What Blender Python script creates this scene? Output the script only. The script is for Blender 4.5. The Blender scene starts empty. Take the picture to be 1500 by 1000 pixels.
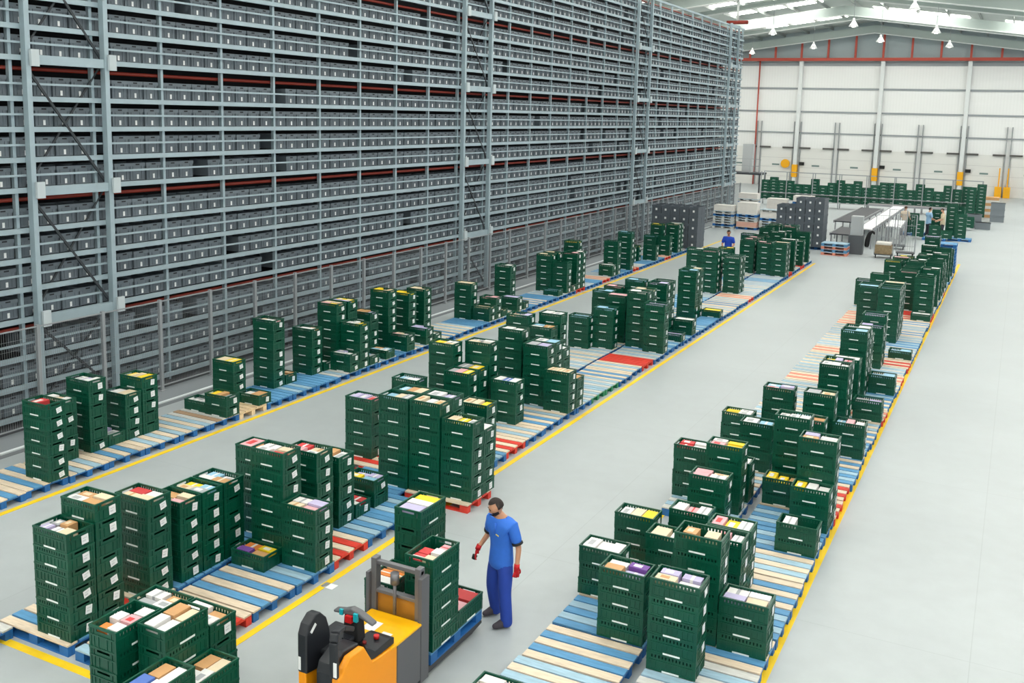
import bpy, bmesh, math, random
from mathutils import Vector, Matrix, Euler
random.seed(7)
PI = math.pi
COL = bpy.context.scene.collection
SC = bpy.context.scene
DEV_ALL = globals().get('DEV_ALL', False)      # helper switch used only while ranking what shows

# ---------------------------------------------------------------- materials
def lin(c):
    o = []
    for v in c:
        v /= 255.0
        o.append(v / 12.92 if v <= 0.04045 else ((v + 0.055) / 1.055) ** 2.4)
    return (o[0], o[1], o[2], 1.0)

MATS = {}
def mat(name, rgb, rough=0.5, metal=0.0, noise=0.0, scale=8.0, stretch=(1, 1, 1), rand=0.0, spec=0.5, bump=0.0):
    if name in MATS:
        return MATS[name]
    m = bpy.data.materials.new(name); m.use_nodes = True
    nt = m.node_tree; b = nt.nodes['Principled BSDF']
    b.inputs['Base Color'].default_value = lin(rgb)
    b.inputs['Roughness'].default_value = rough
    b.inputs['Metallic'].default_value = metal
    b.inputs['Specular IOR Level'].default_value = spec
    last = None
    if noise > 0 or bump > 0:
        tc = nt.nodes.new('ShaderNodeTexCoord'); mp = nt.nodes.new('ShaderNodeMapping')
        mp.inputs['Scale'].default_value = stretch
        nz = nt.nodes.new('ShaderNodeTexNoise'); nz.inputs['Scale'].default_value = scale; nz.inputs['Detail'].default_value = 4
        nt.links.new(tc.outputs['Object'], mp.inputs['Vector']); nt.links.new(mp.outputs['Vector'], nz.inputs['Vector'])
        if noise > 0:
            mr = nt.nodes.new('ShaderNodeMapRange')
            mr.inputs['From Min'].default_value = 0.25; mr.inputs['From Max'].default_value = 0.75
            mr.inputs['To Min'].default_value = 1 - noise; mr.inputs['To Max'].default_value = 1 + noise
            nt.links.new(nz.outputs['Fac'], mr.inputs['Value'])
            last = mr.outputs['Result']
        if bump > 0:
            bp = nt.nodes.new('ShaderNodeBump'); bp.inputs['Strength'].default_value = bump; bp.inputs['Distance'].default_value = 0.01
            nt.links.new(nz.outputs['Fac'], bp.inputs['Height']); nt.links.new(bp.outputs['Normal'], b.inputs['Normal'])
    if rand > 0:
        oi = nt.nodes.new('ShaderNodeObjectInfo'); mr2 = nt.nodes.new('ShaderNodeMapRange')
        mr2.inputs['To Min'].default_value = 1 - rand; mr2.inputs['To Max'].default_value = 1 + rand
        nt.links.new(oi.outputs['Random'], mr2.inputs['Value'])
        if last is None:
            last = mr2.outputs['Result']
        else:
            mu = nt.nodes.new('ShaderNodeMath'); mu.operation = 'MULTIPLY'
            nt.links.new(last, mu.inputs[0]); nt.links.new(mr2.outputs['Result'], mu.inputs[1]); last = mu.outputs[0]
    if last is not None:
        vm = nt.nodes.new('ShaderNodeVectorMath'); vm.operation = 'SCALE'
        vm.inputs[0].default_value = lin(rgb)[:3]
        nt.links.new(last, vm.inputs['Scale']); nt.links.new(vm.outputs['Vector'], b.inputs['Base Color'])
    MATS[name] = m
    return m

def emat(name, rgb, strength):
    if name in MATS: return MATS[name]
    m = bpy.data.materials.new(name); m.use_nodes = True
    b = m.node_tree.nodes['Principled BSDF']
    b.inputs['Base Color'].default_value = lin(rgb)
    b.inputs['Emission Color'].default_value = lin(rgb); b.inputs['Emission Strength'].default_value = strength
    MATS[name] = m
    return m

GREEN = mat('crate_green', (0, 78, 57), 0.36, noise=0.06, scale=6, rand=0.10)
WHITE = mat('label_white', (238, 240, 240), 0.6)
STRIP = mat('strip_white', (240, 246, 244), 0.5)
TOTE = mat('tote_grey', (104, 114, 122), 0.5, rand=0.10)
TOTED = mat('tote_dark', (26, 29, 33), 0.7)
RACK = mat('galvanised_steel', (168, 186, 194), 0.42, metal=0.25, noise=0.06, scale=3)
RACKD = mat('dark_steel', (52, 57, 62), 0.5)
REDP = mat('red_pipe', (140, 44, 28), 0.5)
FENCE = mat('fence_grey', (160, 164, 168), 0.45, metal=0.2)
BLACK = mat('black_plastic', (32, 35, 41), 0.42)
BLACK2 = mat('soft_black', (22, 22, 24), 0.7)
GREYP = mat('grey_panel', (96, 97, 101), 0.5)
YEL = mat('truck_yellow', (252, 186, 8), 0.35)
ORA = mat('truck_orange', (252, 158, 6), 0.38)
STEEL = mat('mast_steel', (122, 122, 126), 0.4, metal=0.4)
AMBER = mat('amber_sheet', (176, 122, 44), 0.35, noise=0.12, scale=5)
TEAL = mat('teal_button', (20, 170, 185), 0.4)
RED = mat('signal_red', (205, 30, 32), 0.4)
YLINE = mat('yellow_paint', (246, 205, 16), 0.55, noise=0.13, scale=2.5)
WLINE = mat('white_paint', (232, 238, 240), 0.5)
TAN = mat('cardboard', (205, 160, 112), 0.75, noise=0.05, scale=9)

# ---------------------------------------------------------------- mesh builder
class MB:
    def __init__(self): self.v = []; self.f = []; self.m = []; self.sm = []
    def box(self, c, s, mi=0, rot=None):
        x, y, z = s[0] / 2, s[1] / 2, s[2] / 2; n = len(self.v); c = Vector(c)
        for p in ((-x,-y,-z),(x,-y,-z),(x,y,-z),(-x,y,-z),(-x,-y,z),(x,-y,z),(x,y,z),(-x,y,z)):
            p = Vector(p)
            if rot is not None: p = rot @ p
            self.v.append(tuple(c + p))
        for q in ((0,3,2,1),(4,5,6,7),(0,1,5,4),(1,2,6,5),(2,3,7,6),(3,0,4,7)):
            self.f.append(tuple(n + i for i in q)); self.m.append(mi); self.sm.append(False)
        return self
    def bx(self, x0, x1, y0, y1, z0, z1, mi=0):
        return self.box(((x0+x1)/2, (y0+y1)/2, (z0+z1)/2), (abs(x1-x0), abs(y1-y0), abs(z1-z0)), mi)
    def bar(self, a, b, w, h=None, mi=0):
        a, b = Vector(a), Vector(b); d = b - a; L = d.length
        h = h or w
        rot = d.to_track_quat('X', 'Z').to_matrix()
        return self.box((a + b) / 2, (L, w, h), mi, rot)
    def tube(self, a, b, r, r2=None, n=10, mi=0, caps=True):
        a, b = Vector(a), Vector(b); r2 = r if r2 is None else r2
        q = (b - a).to_track_quat('Z', 'Y').to_matrix(); k = len(self.v)
        for p, rr in ((a, r), (b, r2)):
            for i in range(n):
                t = 2 * PI * i / n
                self.v.append(tuple(p + q @ Vector((rr * math.cos(t), rr * math.sin(t), 0))))
        for i in range(n):
            j = (i + 1) % n
            self.f.append((k+i, k+j, k+n+j, k+n+i)); self.m.append(mi); self.sm.append(True)
        if caps:
            self.f.append(tuple(k+i for i in reversed(range(n)))); self.m.append(mi); self.sm.append(False)
            self.f.append(tuple(k+n+i for i in range(n))); self.m.append(mi); self.sm.append(False)
        return self
    def path(self, pts, r, n=8, mi=0):
        for a, b in zip(pts[:-1], pts[1:]): self.tube(a, b, r, n=n, mi=mi)
        return self
    def prism(self, poly, x0, x1, mi=0, axis='X'):
        # poly = list of 2D points; extruded along axis
        k = len(self.v); n = len(poly)
        for t in (x0, x1):
            for (p, q) in poly:
                self.v.append((t, p, q) if axis == 'X' else ((p, t, q) if axis == 'Y' else (p, q, t)))
        self.f.append(tuple(k+i for i in range(n))); self.f.append(tuple(k+n+i for i in reversed(range(n))))
        self.m += [mi, mi]; self.sm += [False, False]
        for i in range(n):
            j = (i + 1) % n
            self.f.append((k+j, k+i, k+n+i, k+n+j)); self.m.append(mi); self.sm.append(False)
        return self
    def add(self, verts, faces, mi, M, sm=False):
        k = len(self.v)
        self.v += [tuple(M @ Vector(p)) for p in verts]
        for f, a in zip(faces, mi):
            self.f.append(tuple(k + i for i in f)); self.m.append(a); self.sm.append(sm)
        return self
    def mesh(self, name, mats):
        me = bpy.data.meshes.new(name); me.from_pydata(self.v, [], self.f)
        for x in mats: me.materials.append(x)
        me.polygons.foreach_set('material_index', self.m)
        me.polygons.foreach_set('use_smooth', self.sm)
        me.update()
        bm = bmesh.new(); bm.from_mesh(me); bmesh.ops.recalc_face_normals(bm, faces=bm.faces); bm.to_mesh(me); bm.free()
        return me
    def build(self, name, mats, parent=None, loc=(0, 0, 0), rotz=0.0):
        if not isinstance(mats, (list, tuple)): mats = [mats]
        return put(name, self.mesh(name, mats), parent, loc, rotz)

def put(name, me, parent=None, loc=(0, 0, 0), rotz=0.0):
    o = bpy.data.objects.new(name, me); COL.objects.link(o)
    o.location = loc; o.rotation_euler = (0, 0, rotz)
    if parent: o.parent = parent
    return o
def tag(o, label, cat, group=None, kind=None):
    o['label'] = label; o['category'] = cat
    if group: o['group'] = group
    if kind: o['kind'] = kind
    return o
def thing(name, label, cat, loc=(0, 0, 0), rotz=0.0, group=None):
    return tag(put(name, None, None, loc, rotz), label, cat, group)
def struct(o, label=None, cat=None):
    o['kind'] = 'structure'
    if label: o['label'] = label
    if cat: o['category'] = cat
    return o
def bevel(o, w=0.01, seg=2):
    b = o.modifiers.new('bevel', 'BEVEL'); b.width = w; b.segments = seg; b.limit_method = 'ANGLE'; b.angle_limit = 0.6
    return o

ONES = ['', 'first', 'second', 'third', 'fourth', 'fifth', 'sixth', 'seventh', 'eighth', 'ninth', 'tenth', 'eleventh', 'twelfth',
        'thirteenth', 'fourteenth', 'fifteenth', 'sixteenth', 'seventeenth', 'eighteenth', 'nineteenth']
TENS = {2: 'twent', 3: 'thirt', 4: 'fort', 5: 'fift', 6: 'sixt', 7: 'sevent', 8: 'eight', 9: 'ninet'}
def nth(n):
    if n < 20: return ONES[n]
    t, u = divmod(n, 10)
    return TENS[t] + ('ieth' if u == 0 else 'y-' + ONES[u])

# ---------------------------------------------------------------- room shell
def floor_material():
    m = bpy.data.materials.new('polished_concrete'); m.use_nodes = True
    nt = m.node_tree; b = nt.nodes['Principled BSDF']
    tc = nt.nodes.new('ShaderNodeTexCoord')
    n1 = nt.nodes.new('ShaderNodeTexNoise'); n1.inputs['Scale'].default_value = 0.35; n1.inputs['Detail'].default_value = 6
    n2 = nt.nodes.new('ShaderNodeTexNoise'); n2.inputs['Scale'].default_value = 3.0; n2.inputs['Detail'].default_value = 8
    br = nt.nodes.new('ShaderNodeTexBrick'); br.offset = 0.0
    br.inputs['Scale'].default_value = 1.0; br.inputs['Brick Width'].default_value = 5.6; br.inputs['Row Height'].default_value = 6.2
    br.inputs['Mortar Size'].default_value = 0.006; br.inputs['Mortar Smooth'].default_value = 0.3
    br.inputs['Color1'].default_value = (1, 1, 1, 1); br.inputs['Color2'].default_value = (1, 1, 1, 1); br.inputs['Mortar'].default_value = (0.86, 0.86, 0.86, 1)
    for n in (n1, n2, br): nt.links.new(tc.outputs['Object'], n.inputs['Vector'])
    add = nt.nodes.new('ShaderNodeMath'); add.operation = 'ADD'
    nt.links.new(n1.outputs['Fac'], add.inputs[0]); nt.links.new(n2.outputs['Fac'], add.inputs[1])
    mr = nt.nodes.new('ShaderNodeMapRange'); mr.inputs['From Min'].default_value = 0.7; mr.inputs['From Max'].default_value = 1.3
    mr.inputs['To Min'].default_value = 0.93; mr.inputs['To Max'].default_value = 1.05
    nt.links.new(add.outputs[0], mr.inputs['Value'])
    sc = nt.nodes.new('ShaderNodeVectorMath'); sc.operation = 'SCALE'; sc.inputs[0].default_value = lin((176, 183, 185))[:3]
    nt.links.new(mr.outputs['Result'], sc.inputs['Scale'])
    mu = nt.nodes.new('ShaderNodeMixRGB'); mu.blend_type = 'MULTIPLY'; mu.inputs['Fac'].default_value = 1
    nt.links.new(sc.outputs['Vector'], mu.inputs['Color1']); nt.links.new(br.outputs['Color'], mu.inputs['Color2'])
    nt.links.new(mu.outputs['Color'], b.inputs['Base Color'])
    mr3 = nt.nodes.new('ShaderNodeMapRange'); mr3.inputs['To Min'].default_value = 0.28; mr3.inputs['To Max'].default_value = 0.5
    nt.links.new(n2.outputs['Fac'], mr3.inputs['Value']); nt.links.new(mr3.outputs['Result'], b.inputs['Roughness'])
    return m

YW = 98.25
struct(MB().bx(-32, 14, -14, YW + 0.2, -0.3, 0).build('floor', floor_material()), 'pale grey polished concrete floor', 'floor')
# paint and floor strips
def strip(name, x0, x1, y0, y1, m, label, z=0.004):
    o = MB().bx(x0, x1, y0, y1, 0.0005, z).build(name, m); struct(o, label, 'floor marking'); return o
strip('trim_1', -2.17, -2.06, -3.0, 49.5, YLINE, 'yellow line along the right side of the right-hand row')
strip('trim_2', -7.93, -7.83, 7.15, 45.6, YLINE, 'yellow line along the aisle side of the middle row')
strip('trim_3', -13.72, -13.61, 4.0, 52.0, YLINE, 'yellow line beside the rack-side pallet row')
strip('trim_4', -10.62, -7.83, 7.02, 7.13, YLINE, 'yellow line closing the near end of the middle row')
strip('trim_5', -4.72, -4.62, 4.0, 49.0, YLINE, 'yellow line under the left edge of the right-hand row')
strip('trim_6', -16.15, -16.07, 4.0, 68.0, WLINE, 'white floor line in front of the wire fence')
strip('trim_7', -16.0, -15.84, 4.0, 68.0, mat('drain_grey', (120, 124, 128), 0.6), 'narrow grey drain channel beside the white line')
strip('trim_8', -16.9, -16.16, 4.0, 68.0, mat('kerb_grey', (138, 144, 148), 0.6), 'grey kerb strip under the wire fence')
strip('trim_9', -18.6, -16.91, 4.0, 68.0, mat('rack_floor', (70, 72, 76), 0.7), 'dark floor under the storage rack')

# far wall: white cladding with girts, columns and dock doors
wallm = bpy.data.materials.new('white_cladding'); wallm.use_nodes = True
nt = wallm.node_tree; b = nt.nodes['Principled BSDF']; b.inputs['Roughness'].default_value = 0.55
tc = nt.nodes.new('ShaderNodeTexCoord'); wv = nt.nodes.new('ShaderNodeTexWave'); wv.inputs['Scale'].default_value = 1.2; wv.bands_direction = 'X'
mr = nt.nodes.new('ShaderNodeMapRange'); mr.inputs['To Min'].default_value = 0.985; mr.inputs['To Max'].default_value = 1.01
sc = nt.nodes.new('ShaderNodeVectorMath'); sc.operation = 'SCALE'; sc.inputs[0].default_value = lin((242, 243, 242))[:3]
nt.links.new(tc.outputs['Object'], wv.inputs['Vector']); nt.links.new(wv.outputs['Fac'], mr.inputs['Value'])
nt.links.new(mr.outputs['Result'], sc.inputs['Scale']); nt.links.new(sc.outputs['Vector'], b.inputs['Base Color'])
GABLE = mat('gable_grey', (176, 190, 194), 0.5)
wf = MB()
wf.bx(-32, 14, YW, YW + 0.2, 0, 11.75, 0)
wf.prism([(-32, 11.75), (14, 11.75), (14, 12.2), (-12.9, 15.6), (-32, 13.1)], YW, YW + 0.2, 1, 'Y')
struct(wf.build('wall_far', [wallm, GABLE]), 'white clad far end wall with dock doors', 'wall')
GIRT = mat('girt_grey', (150, 156, 160), 0.5)
k = 10
for z, h in ((9.34, 0.17), (7.16, 0.15), (5.15, 0.12), (11.62, 0.28)):
    struct(MB().bx(-32, 14, YW - 0.1, YW - 0.001, z - h / 2, z + h / 2).build('trim_%d' % k, GIRT), 'grey horizontal girt across the far wall', 'wall trim'); k += 1
COLX = [-26.8, -19.46, -12.1, -4.79, 2.55]
REDB = mat('red_beam', (190, 78, 62), 0.5)
t = thing('wall_beam', 'long red steel beam with red posts across the top of the far wall', 'beam', (0, YW - 0.5, 12.05))
MB().bx(-30, 12, -0.14, 0.14, -0.14, 0.14).build('beam', REDB, t)
for i in range(-8, 4):
    x = -4.79 + i * 2.45 * 1.0
    if x < 8 and x > -26: MB().bx(x - 0.09, x + 0.09, -0.09, 0.09, 0.14, 2.9 - 0.13 * abs(x + 12.9)).build('post', REDB, t)
ordc = ['first', 'second', 'third', 'fourth', 'fifth']
WCOL = mat('column_white', (226, 230, 230), 0.5)
for i, x in enumerate(COLX):
    t = thing('wall_column', 'white steel column with yellow foot guard on far wall, %s from the left' % ordc[i], 'column', (x, YW - 0.32, 0))
    MB().bx(-0.17, 0.17, -0.2, 0.2, 0, 11.9).build('post', WCOL, t)
    MB().bx(-0.24, 0.24, -0.27, 0.27, 0.9, 2.1).build('foot_guard', mat('guard_yellow', (248, 178, 10), 0.5), t)
DOOR = mat('door_white', (230, 230, 226), 0.5); DFR = mat('door_frame', (158, 162, 164), 0.5)
di = 1
for cx in COLX[:-1]:
    for s in (0, 1):
        x0 = cx + 0.42 + s * 3.55; x1 = x0 + 2.95
        o = MB()
        o.bx(x0, x1, YW - 0.09, YW - 0.02, 0, 3.7, 0)
        for z in (0.9, 1.8, 2.7): o.bx(x0, x1, YW - 0.1, YW - 0.085, z, z + 0.025, 1)
        o.bx((x0+x1)/2 - 0.35, (x0+x1)/2 + 0.35, YW - 0.11, YW - 0.085, 1.95, 2.1, 2)
        d = o.build('door_%d' % di, [DOOR, mat('door_seam', (196, 196, 194), 0.5), mat('door_pane', (120, 140, 138), 0.2)])
        struct(d, 'white dock door, %s from the left on the far wall' % nth(di), 'door')
        fr = MB()
        for xx in (x0 - 0.1, x1 + 0.1): fr.bx(xx - 0.04, xx + 0.04, YW - 0.2, YW - 0.02, 0, 6.2)
        fr.build('door_rail', DFR, d)
        MB().bx(x0 - 0.15, x0 + 0.9, YW - 0.26, YW - 0.1, 3.62, 3.78).bx(x1 - 0.9, x1 + 0.15, YW - 0.26, YW - 0.1, 3.62, 3.78).build('door_spring_box', mat('spring_grey', (88, 86, 84), 0.6), d)
        if di % 2: MB().bx(x0 - 0.05, x0 + 0.4, YW - 0.3, YW - 0.1, 2.05, 2.35).build('door_sign', BLACK2, d)
        di += 1
for i, x in enumerate((-1.62, -0.92)):
    o = MB().bx(x - 0.27, x + 0.27, 97.3, 97.85, 0, 0.95); o.bx(x - 0.05, x + 0.05, 97.55, 97.65, 0.95, 2.6)
    tag(o.build('door_guard', mat('guard_yellow', (248, 178, 10), 0.5)), '%s yellow guard post before the dock doors at right' % ('left' if i == 0 else 'right'), 'guard', 'yellow dock guards')
tag(MB().tube((-23.4, YW - 0.4, 0.0), (-23.4, YW - 0.4, 12.0), 0.07).build('drop_pipe', REDB), 'thin red vertical pipe on the far wall beside the rack', 'pipe')
tag(MB().tube((-20.4, YW - 0.35, 2.15), (-20.4, YW - 0.2, 2.15), 0.42, n=20).build('wall_reel', mat('guard_yellow', (248, 178, 10), 0.5)), 'round yellow reel on the far wall above green crates', 'reel')

# side wall behind the rack, roof, skylights, rafters
struct(MB().bx(-32, -31.8, -14, YW, 0, 13.2).build('wall_left', wallm), 'white side wall behind the storage rack', 'wall')
struct(MB().bx(-32, 14, -14.2, -14, 0, 13.2).build('wall_back', wallm), 'unseen white wall added behind the camera', 'wall')  # unseen wall, added to keep light off the camera-facing crate sides
def roofz(x): return 15.55 - 0.13 * abs(x + 12.9)
ROOF = mat('roof_sheet', (196, 204, 200), 0.6, noise=0.05, scale=0.5)
rf = MB()
for a, c in ((-32, -12.9), (-12.9, 14)):
    rf.prism([(a, roofz(a)), (c, roofz(c)), (c, roofz(c) + 0.15), (a, roofz(a) + 0.15)], -14, YW + 0.2, 0, 'Y')
struct(rf.build('ceiling', ROOF), 'pale grey sheet metal roof', 'ceiling')
SKY = emat('skylight_glow', (255, 252, 244), 7.0)
wi = 1
for yb in range(-12, 96, 6):
    for a, c in ((-30, -24), (-21.5, -14.5), (-11.5, -4.5), (-2, 5), (7, 13)):
        o = MB().prism([(a, roofz(a) - 0.06), (c, roofz(c) - 0.06), (c, roofz(c) - 0.02), (a, roofz(a) - 0.02)], yb, yb + 1.5, 0, 'Y')
        struct(o.build('window_%d' % wi, SKY)); wi += 1
RAF = mat('rafter_paint', (172, 184, 180), 0.5); RAFW = mat('rafter_flange', (228, 232, 230), 0.5)
ri = 1
for Y in (96.6, 88, 80, 72, 64, 56, 48, 40, 32, 24, 16, 8):
    big = ri % 2 == 1
    t = thing('roof_rafter', '%s roof rafter counted from the far wall, pale steel spanning the hall' % nth(ri), 'rafter', (0, Y, 0))
    dep = 0.68 if big else 0.3
    for a, c in ((-31.8, -12.9), (-12.9, 14)):
        zb = lambda x: roofz(x) - (1.2 if big else 0.75)
        MB().prism([(a, zb(a)), (c, zb(c)), (c, zb(c) + dep), (a, zb(a) + dep)], -0.04, 0.04, 0, 'Y').build('web', RAF, t)
        MB().prism([(a, zb(a) - 0.04), (c, zb(c) - 0.04), (c, zb(c) + 0.02), (a, zb(a) + 0.02)], -0.16, 0.16, 0, 'Y').build('flange', RAFW, t)
    ri += 1
pn = 1
for x in [-30 + 2.2 * i for i in range(20)]:
    o = MB().bx(x - 0.04, x + 0.04, -13, YW - 0.1, roofz(x) - 0.3, roofz(x) - 0.08)
    struct(o.build('trim_%d' % (100 + pn), mat('purlin', (150, 158, 154), 0.5)), 'pale roof purlin running along the hall', 'purlin'); pn += 1
# bell lamps
lp = [(-5.62, 56.0), (-5.65, 70.6), (-5.68, 83.6), (-9.95, 65.0), (-9.92, 77.6), (-16.0, 70.0), (-15.85, 84.0), (-22.4, 90.4),
      (-5.6, 42), (-5.6, 28), (-9.9, 51), (-9.9, 37)]
LAMPW = emat('lamp_shade_white', (245, 246, 244), 0.25)
places = ['nearest of the three on the right', 'middle of the three on the right', 'farthest of the three on the right', 'near the ridge, nearer one', 'near the ridge, farther one',
          'left of the ridge, nearer one', 'left of the ridge, farther one', 'far left above the rack end']
for i, (x, y) in enumerate(lp):
    t = thing('pendant_lamp', 'white bell lamp hanging from the roof, ' + (places[i] if i < 8 else 'above the aisle before the visible lamps, %s' % nth(i - 7)), 'lamp', (x, y, 12.15), 0, 'bell lamps under the roof')
    MB().tube((0, 0, 0), (0, 0, 0.34), 0.3, 0.09, 16).tube((0, 0, 0.34), (0, 0, 0.5), 0.09, 0.06, 12).build('shade', LAMPW, t)
    MB().tube((0, 0, 0.5), (0, 0, roofz(x) - 12.35), 0.015).build('cable', FENCE, t)
    MB().tube((0, 0, -0.04), (0, 0, 0.1), 0.1, 0.1, 12).build('bulb', emat('bulb_glow', (255, 250, 235), 12.0), t)
t = thing('sprinkler_header', 'short red pipe header above the far end of the rack', 'pipe', (-18.5, 70, 13.0))
MB().tube((-0.75, 0, 0), (0.75, 0, 0), 0.12).tube((-0.6, 0.5, 0), (0.6, 0.5, 0), 0.1).build('pipe', REDP, t)
MB().tube((0, 0, 0.1), (0, 0, 1.7), 0.09).build('drop', RAFW, t)

# ---------------------------------------------------------------- storage rack with totes
XR = -17.28
LV = [0.15, 0.75, 1.33, 2.09, 2.70, 3.28, 3.87, 4.66, 5.25, 5.84, 6.43, 7.21, 7.80, 8.38, 8.97, 9.75, 10.34, 10.93, 11.52, 12.25]
U0, UP, NU = 7.05, 1.8815, 33          # upright pitch
Y0, Y1 = 7.0, 67.3
rack = thing('storage_rack', 'tall grey steel storage rack full of grey totes along the left', 'rack', (XR, 0, 0))
um = MB().bx(-0.09, 0.0, -0.035, 0.035, 0, 12.3).mesh('upright', [RACK])
for i in range(NU): put('upright', um, rack, (-0.05, U0 + UP * i, 0))
for z in LV:
    MB().bx(-0.04, 0.03, Y0, Y1, z - 0.055, z + 0.045).build('shelf_beam', RACK, rack)
for z in LV[:-1]:
    MB().bx(-0.02, 0.02, Y0, Y1, z + 0.265, z + 0.305).build('guard_rail', RACK, rack)
PIPES = [3, 7, 11, 15, 19]
for k in PIPES:
    MB().tube((-0.22, Y0, LV[k] - 0.2), (-0.22, Y1, LV[k] - 0.2), 0.04).build('sprinkler_pipe', REDP, rack)
cm = MB().bx(-0.02, 0.12, -0.055, 0.055, 0, 12.35).mesh('column', [RACK])
mains = [12.92, 14.76, 29.72, 31.61, 46.6, 48.5, 63.6, 65.5]
for y in mains: put('column', cm, rack, (0.06, y, 0))
bm_ = MB().bx(0.0, 0.06, -0.09, 0.09, -0.16, 0.16).mesh('bracket', [mat('bracket_pale', (196, 206, 210), 0.45)])
for y in mains:
    for k in PIPES[:-1]: put('bracket', bm_, rack, (0.19, y + 0.1, LV[k]))
for i in range(0, len(mains), 2):
    a, c = mains[i], mains[i + 1]
    for k0, k1 in ((0, 3), (3, 7), (7, 11), (11, 15), (15, 19)):
        MB().bar((0.02, a, LV[k1] - 0.1), (0.02, c, LV[k0] + 0.05), 0.035, 0.05).build('brace', RACKD, rack)
        MB().bar((-0.06, c, LV[k1] - 0.1), (-0.06, a, LV[k0] + 0.05), 0.022, 0.04).build('brace', RACKD, rack)
    for k in PIPES: MB().bx(0.04, 0.16, a, c, LV[k] - 0.12, LV[k] + 0.06).build('tie_beam', RACK, rack)
MB().bx(-1.5, -1.46, Y0, Y1, 0, 12.3).build('shade_sheet', mat('rack_shadow', (30, 32, 36), 0.8), rack)  # dark sheet added to stand for the shade deep inside the rack
for y in (Y1 - 0.1, Y1 - 1.0): MB().bx(-1.4, -1.3, y - 0.05, y + 0.05, 0, 12.3).build('rear_column', RACK, rack)
# tote: open tub facing +X
def tote_mb(w=0.43, d=0.58, h=0.385):
    m = MB()
    m.bx(-d, 0, -w/2 + 0.012, w/2 - 0.012, 0, h - 0.075)
    m.bx(-d, 0.012, -w/2, w/2, h - 0.075, h - 0.055)
    m.bx(-d, -d + 0.02, -w/2, w/2, h - 0.055, h); m.bx(-0.012, 0.012, -w/2, w/2, h - 0.055, h)
    m.bx(-d + 0.02, -0.012, -w/2, -w/2 + 0.02, h - 0.055, h); m.bx(-d + 0.02, -0.012, w/2 - 0.02, w/2, h - 0.055, h)
    for y in (-0.19, -0.12, 0.12, 0.19): m.bx(0, 0.009, y - 0.008, y + 0.008, 0.02, h - 0.075)
    m.bx(0, 0.009, -w/2 + 0.02, w/2 - 0.02, 0.012, 0.028)
    m.bx(-0.01, 0.0128, -0.055, 0.055, h - 0.052, h - 0.024, 1)  # dark block painted in for the shade of the hand hole
    return m
tm = tote_mb(); TOTE_ME = tm.mesh('storage_tote', [TOTE, TOTED])
gm = MB().bx(0.0095, 0.0125, -0.026, 0.026, 0.03, 0.13); TAG_ME = gm.mesh('white_tag', [WHITE])
rng = random.Random(11)
SLOTS = []
for k, z in enumerate(LV[:-1]):
    for bI in range(2, NU - 1):
        yb = U0 + UP * bI
        for s in range(4):
            p = rng.random()
            gap = p < 0.035 or (38 < yb < 52 and p < 0.10)
            if not gap:
                SLOTS.append((k, bI, s, yb + 0.06 + 0.4405 * (s + 0.5)))
def tote_ranked():
    return set(TOTE_TOP)
TOTE_TOP = [23, 31, 41, 42, 43, 50, 51, 52, 53, 60, 61, 72, 1023, 1030, 1031, 1032, 1033, 1040, 1041, 1042, 1043, 1050, 1051, 1052, 1053, 1060, 1061, 1063, 1070, 1071, 1072, 1073, 1103, 1113, 2030, 2031, 2032, 2033, 2040, 2041, 2043, 2050, 2052, 2053, 2060, 2061, 2062, 2063, 2070, 2071, 2072, 2073, 2080, 2081, 2082, 2083, 2091, 2092, 3023, 3030, 3031, 3032, 3033, 3040, 3041, 3042, 3043, 3050, 3051, 3052, 3053, 3060, 3061, 3062, 3070, 3071, 3072, 3073, 3080, 3081, 3082, 3083, 4023, 4030, 4031, 4032, 4033, 4040, 4041, 4042, 4043, 4050, 4051, 4052, 4053, 4061, 4062, 4063, 4070, 4071, 4072, 4073, 4080, 4081, 4083, 4102, 5023, 5030, 5031, 5032, 5033, 5040, 5041, 5042, 5043, 5050, 5051, 5052, 5053, 5060, 5061, 5062, 5063, 5070, 5071, 5072, 5073, 5080, 5081, 5082, 5083, 5090, 6023, 6030, 6031, 6032, 6033, 6040, 6041, 6042, 6043, 6050, 6051, 6052, 6053, 6060, 6061, 6062, 6063, 6070, 6071, 6072, 6073, 6080, 6081, 6082, 6083, 7023, 7030, 7031, 7032, 7033, 7041, 7042, 7043, 7050, 7051, 7053, 7060, 7061, 7062, 7063, 7071, 7072, 7073, 7081, 7082, 7083, 8023, 8030, 8031, 8032, 8033, 8041, 8042, 8043, 8050, 8051, 8052, 8053, 8060, 8061, 8062, 8070, 8071, 8072, 8073, 8080, 8081, 8082, 8083, 9023, 9030, 9031, 9032, 9033, 9040, 9041, 9042, 9043, 9050, 9051, 9052, 9053, 9060, 9061, 9062, 9063, 9070, 9071, 9072, 9073, 9081, 9082, 10023, 10030, 10031, 10032, 10033, 10040, 10041, 10042, 10043, 10050, 10051, 10052, 10053, 10060, 10061, 10062, 10063, 10071, 10072, 10073, 10081, 11030, 11031, 11032, 11033, 11041, 11042, 11043, 11050, 11051, 11052, 11053, 11060, 11061, 11062, 11063, 11070, 11071, 11072, 11073, 11081, 11102, 12030, 12031, 12032, 12033, 12041, 12042, 12043, 12050, 12051, 12052, 12053, 12060, 12061, 12062, 12063, 12070, 12071, 12072, 12081, 12090, 13043, 13050, 13052, 13053, 13060, 13061, 13062, 13063, 13070, 13071, 13072, 13073, 13113, 14110]   #RANK_TOTES
tset = set(TOTE_TOP)
rest = MB(); cnt = 0
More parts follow.
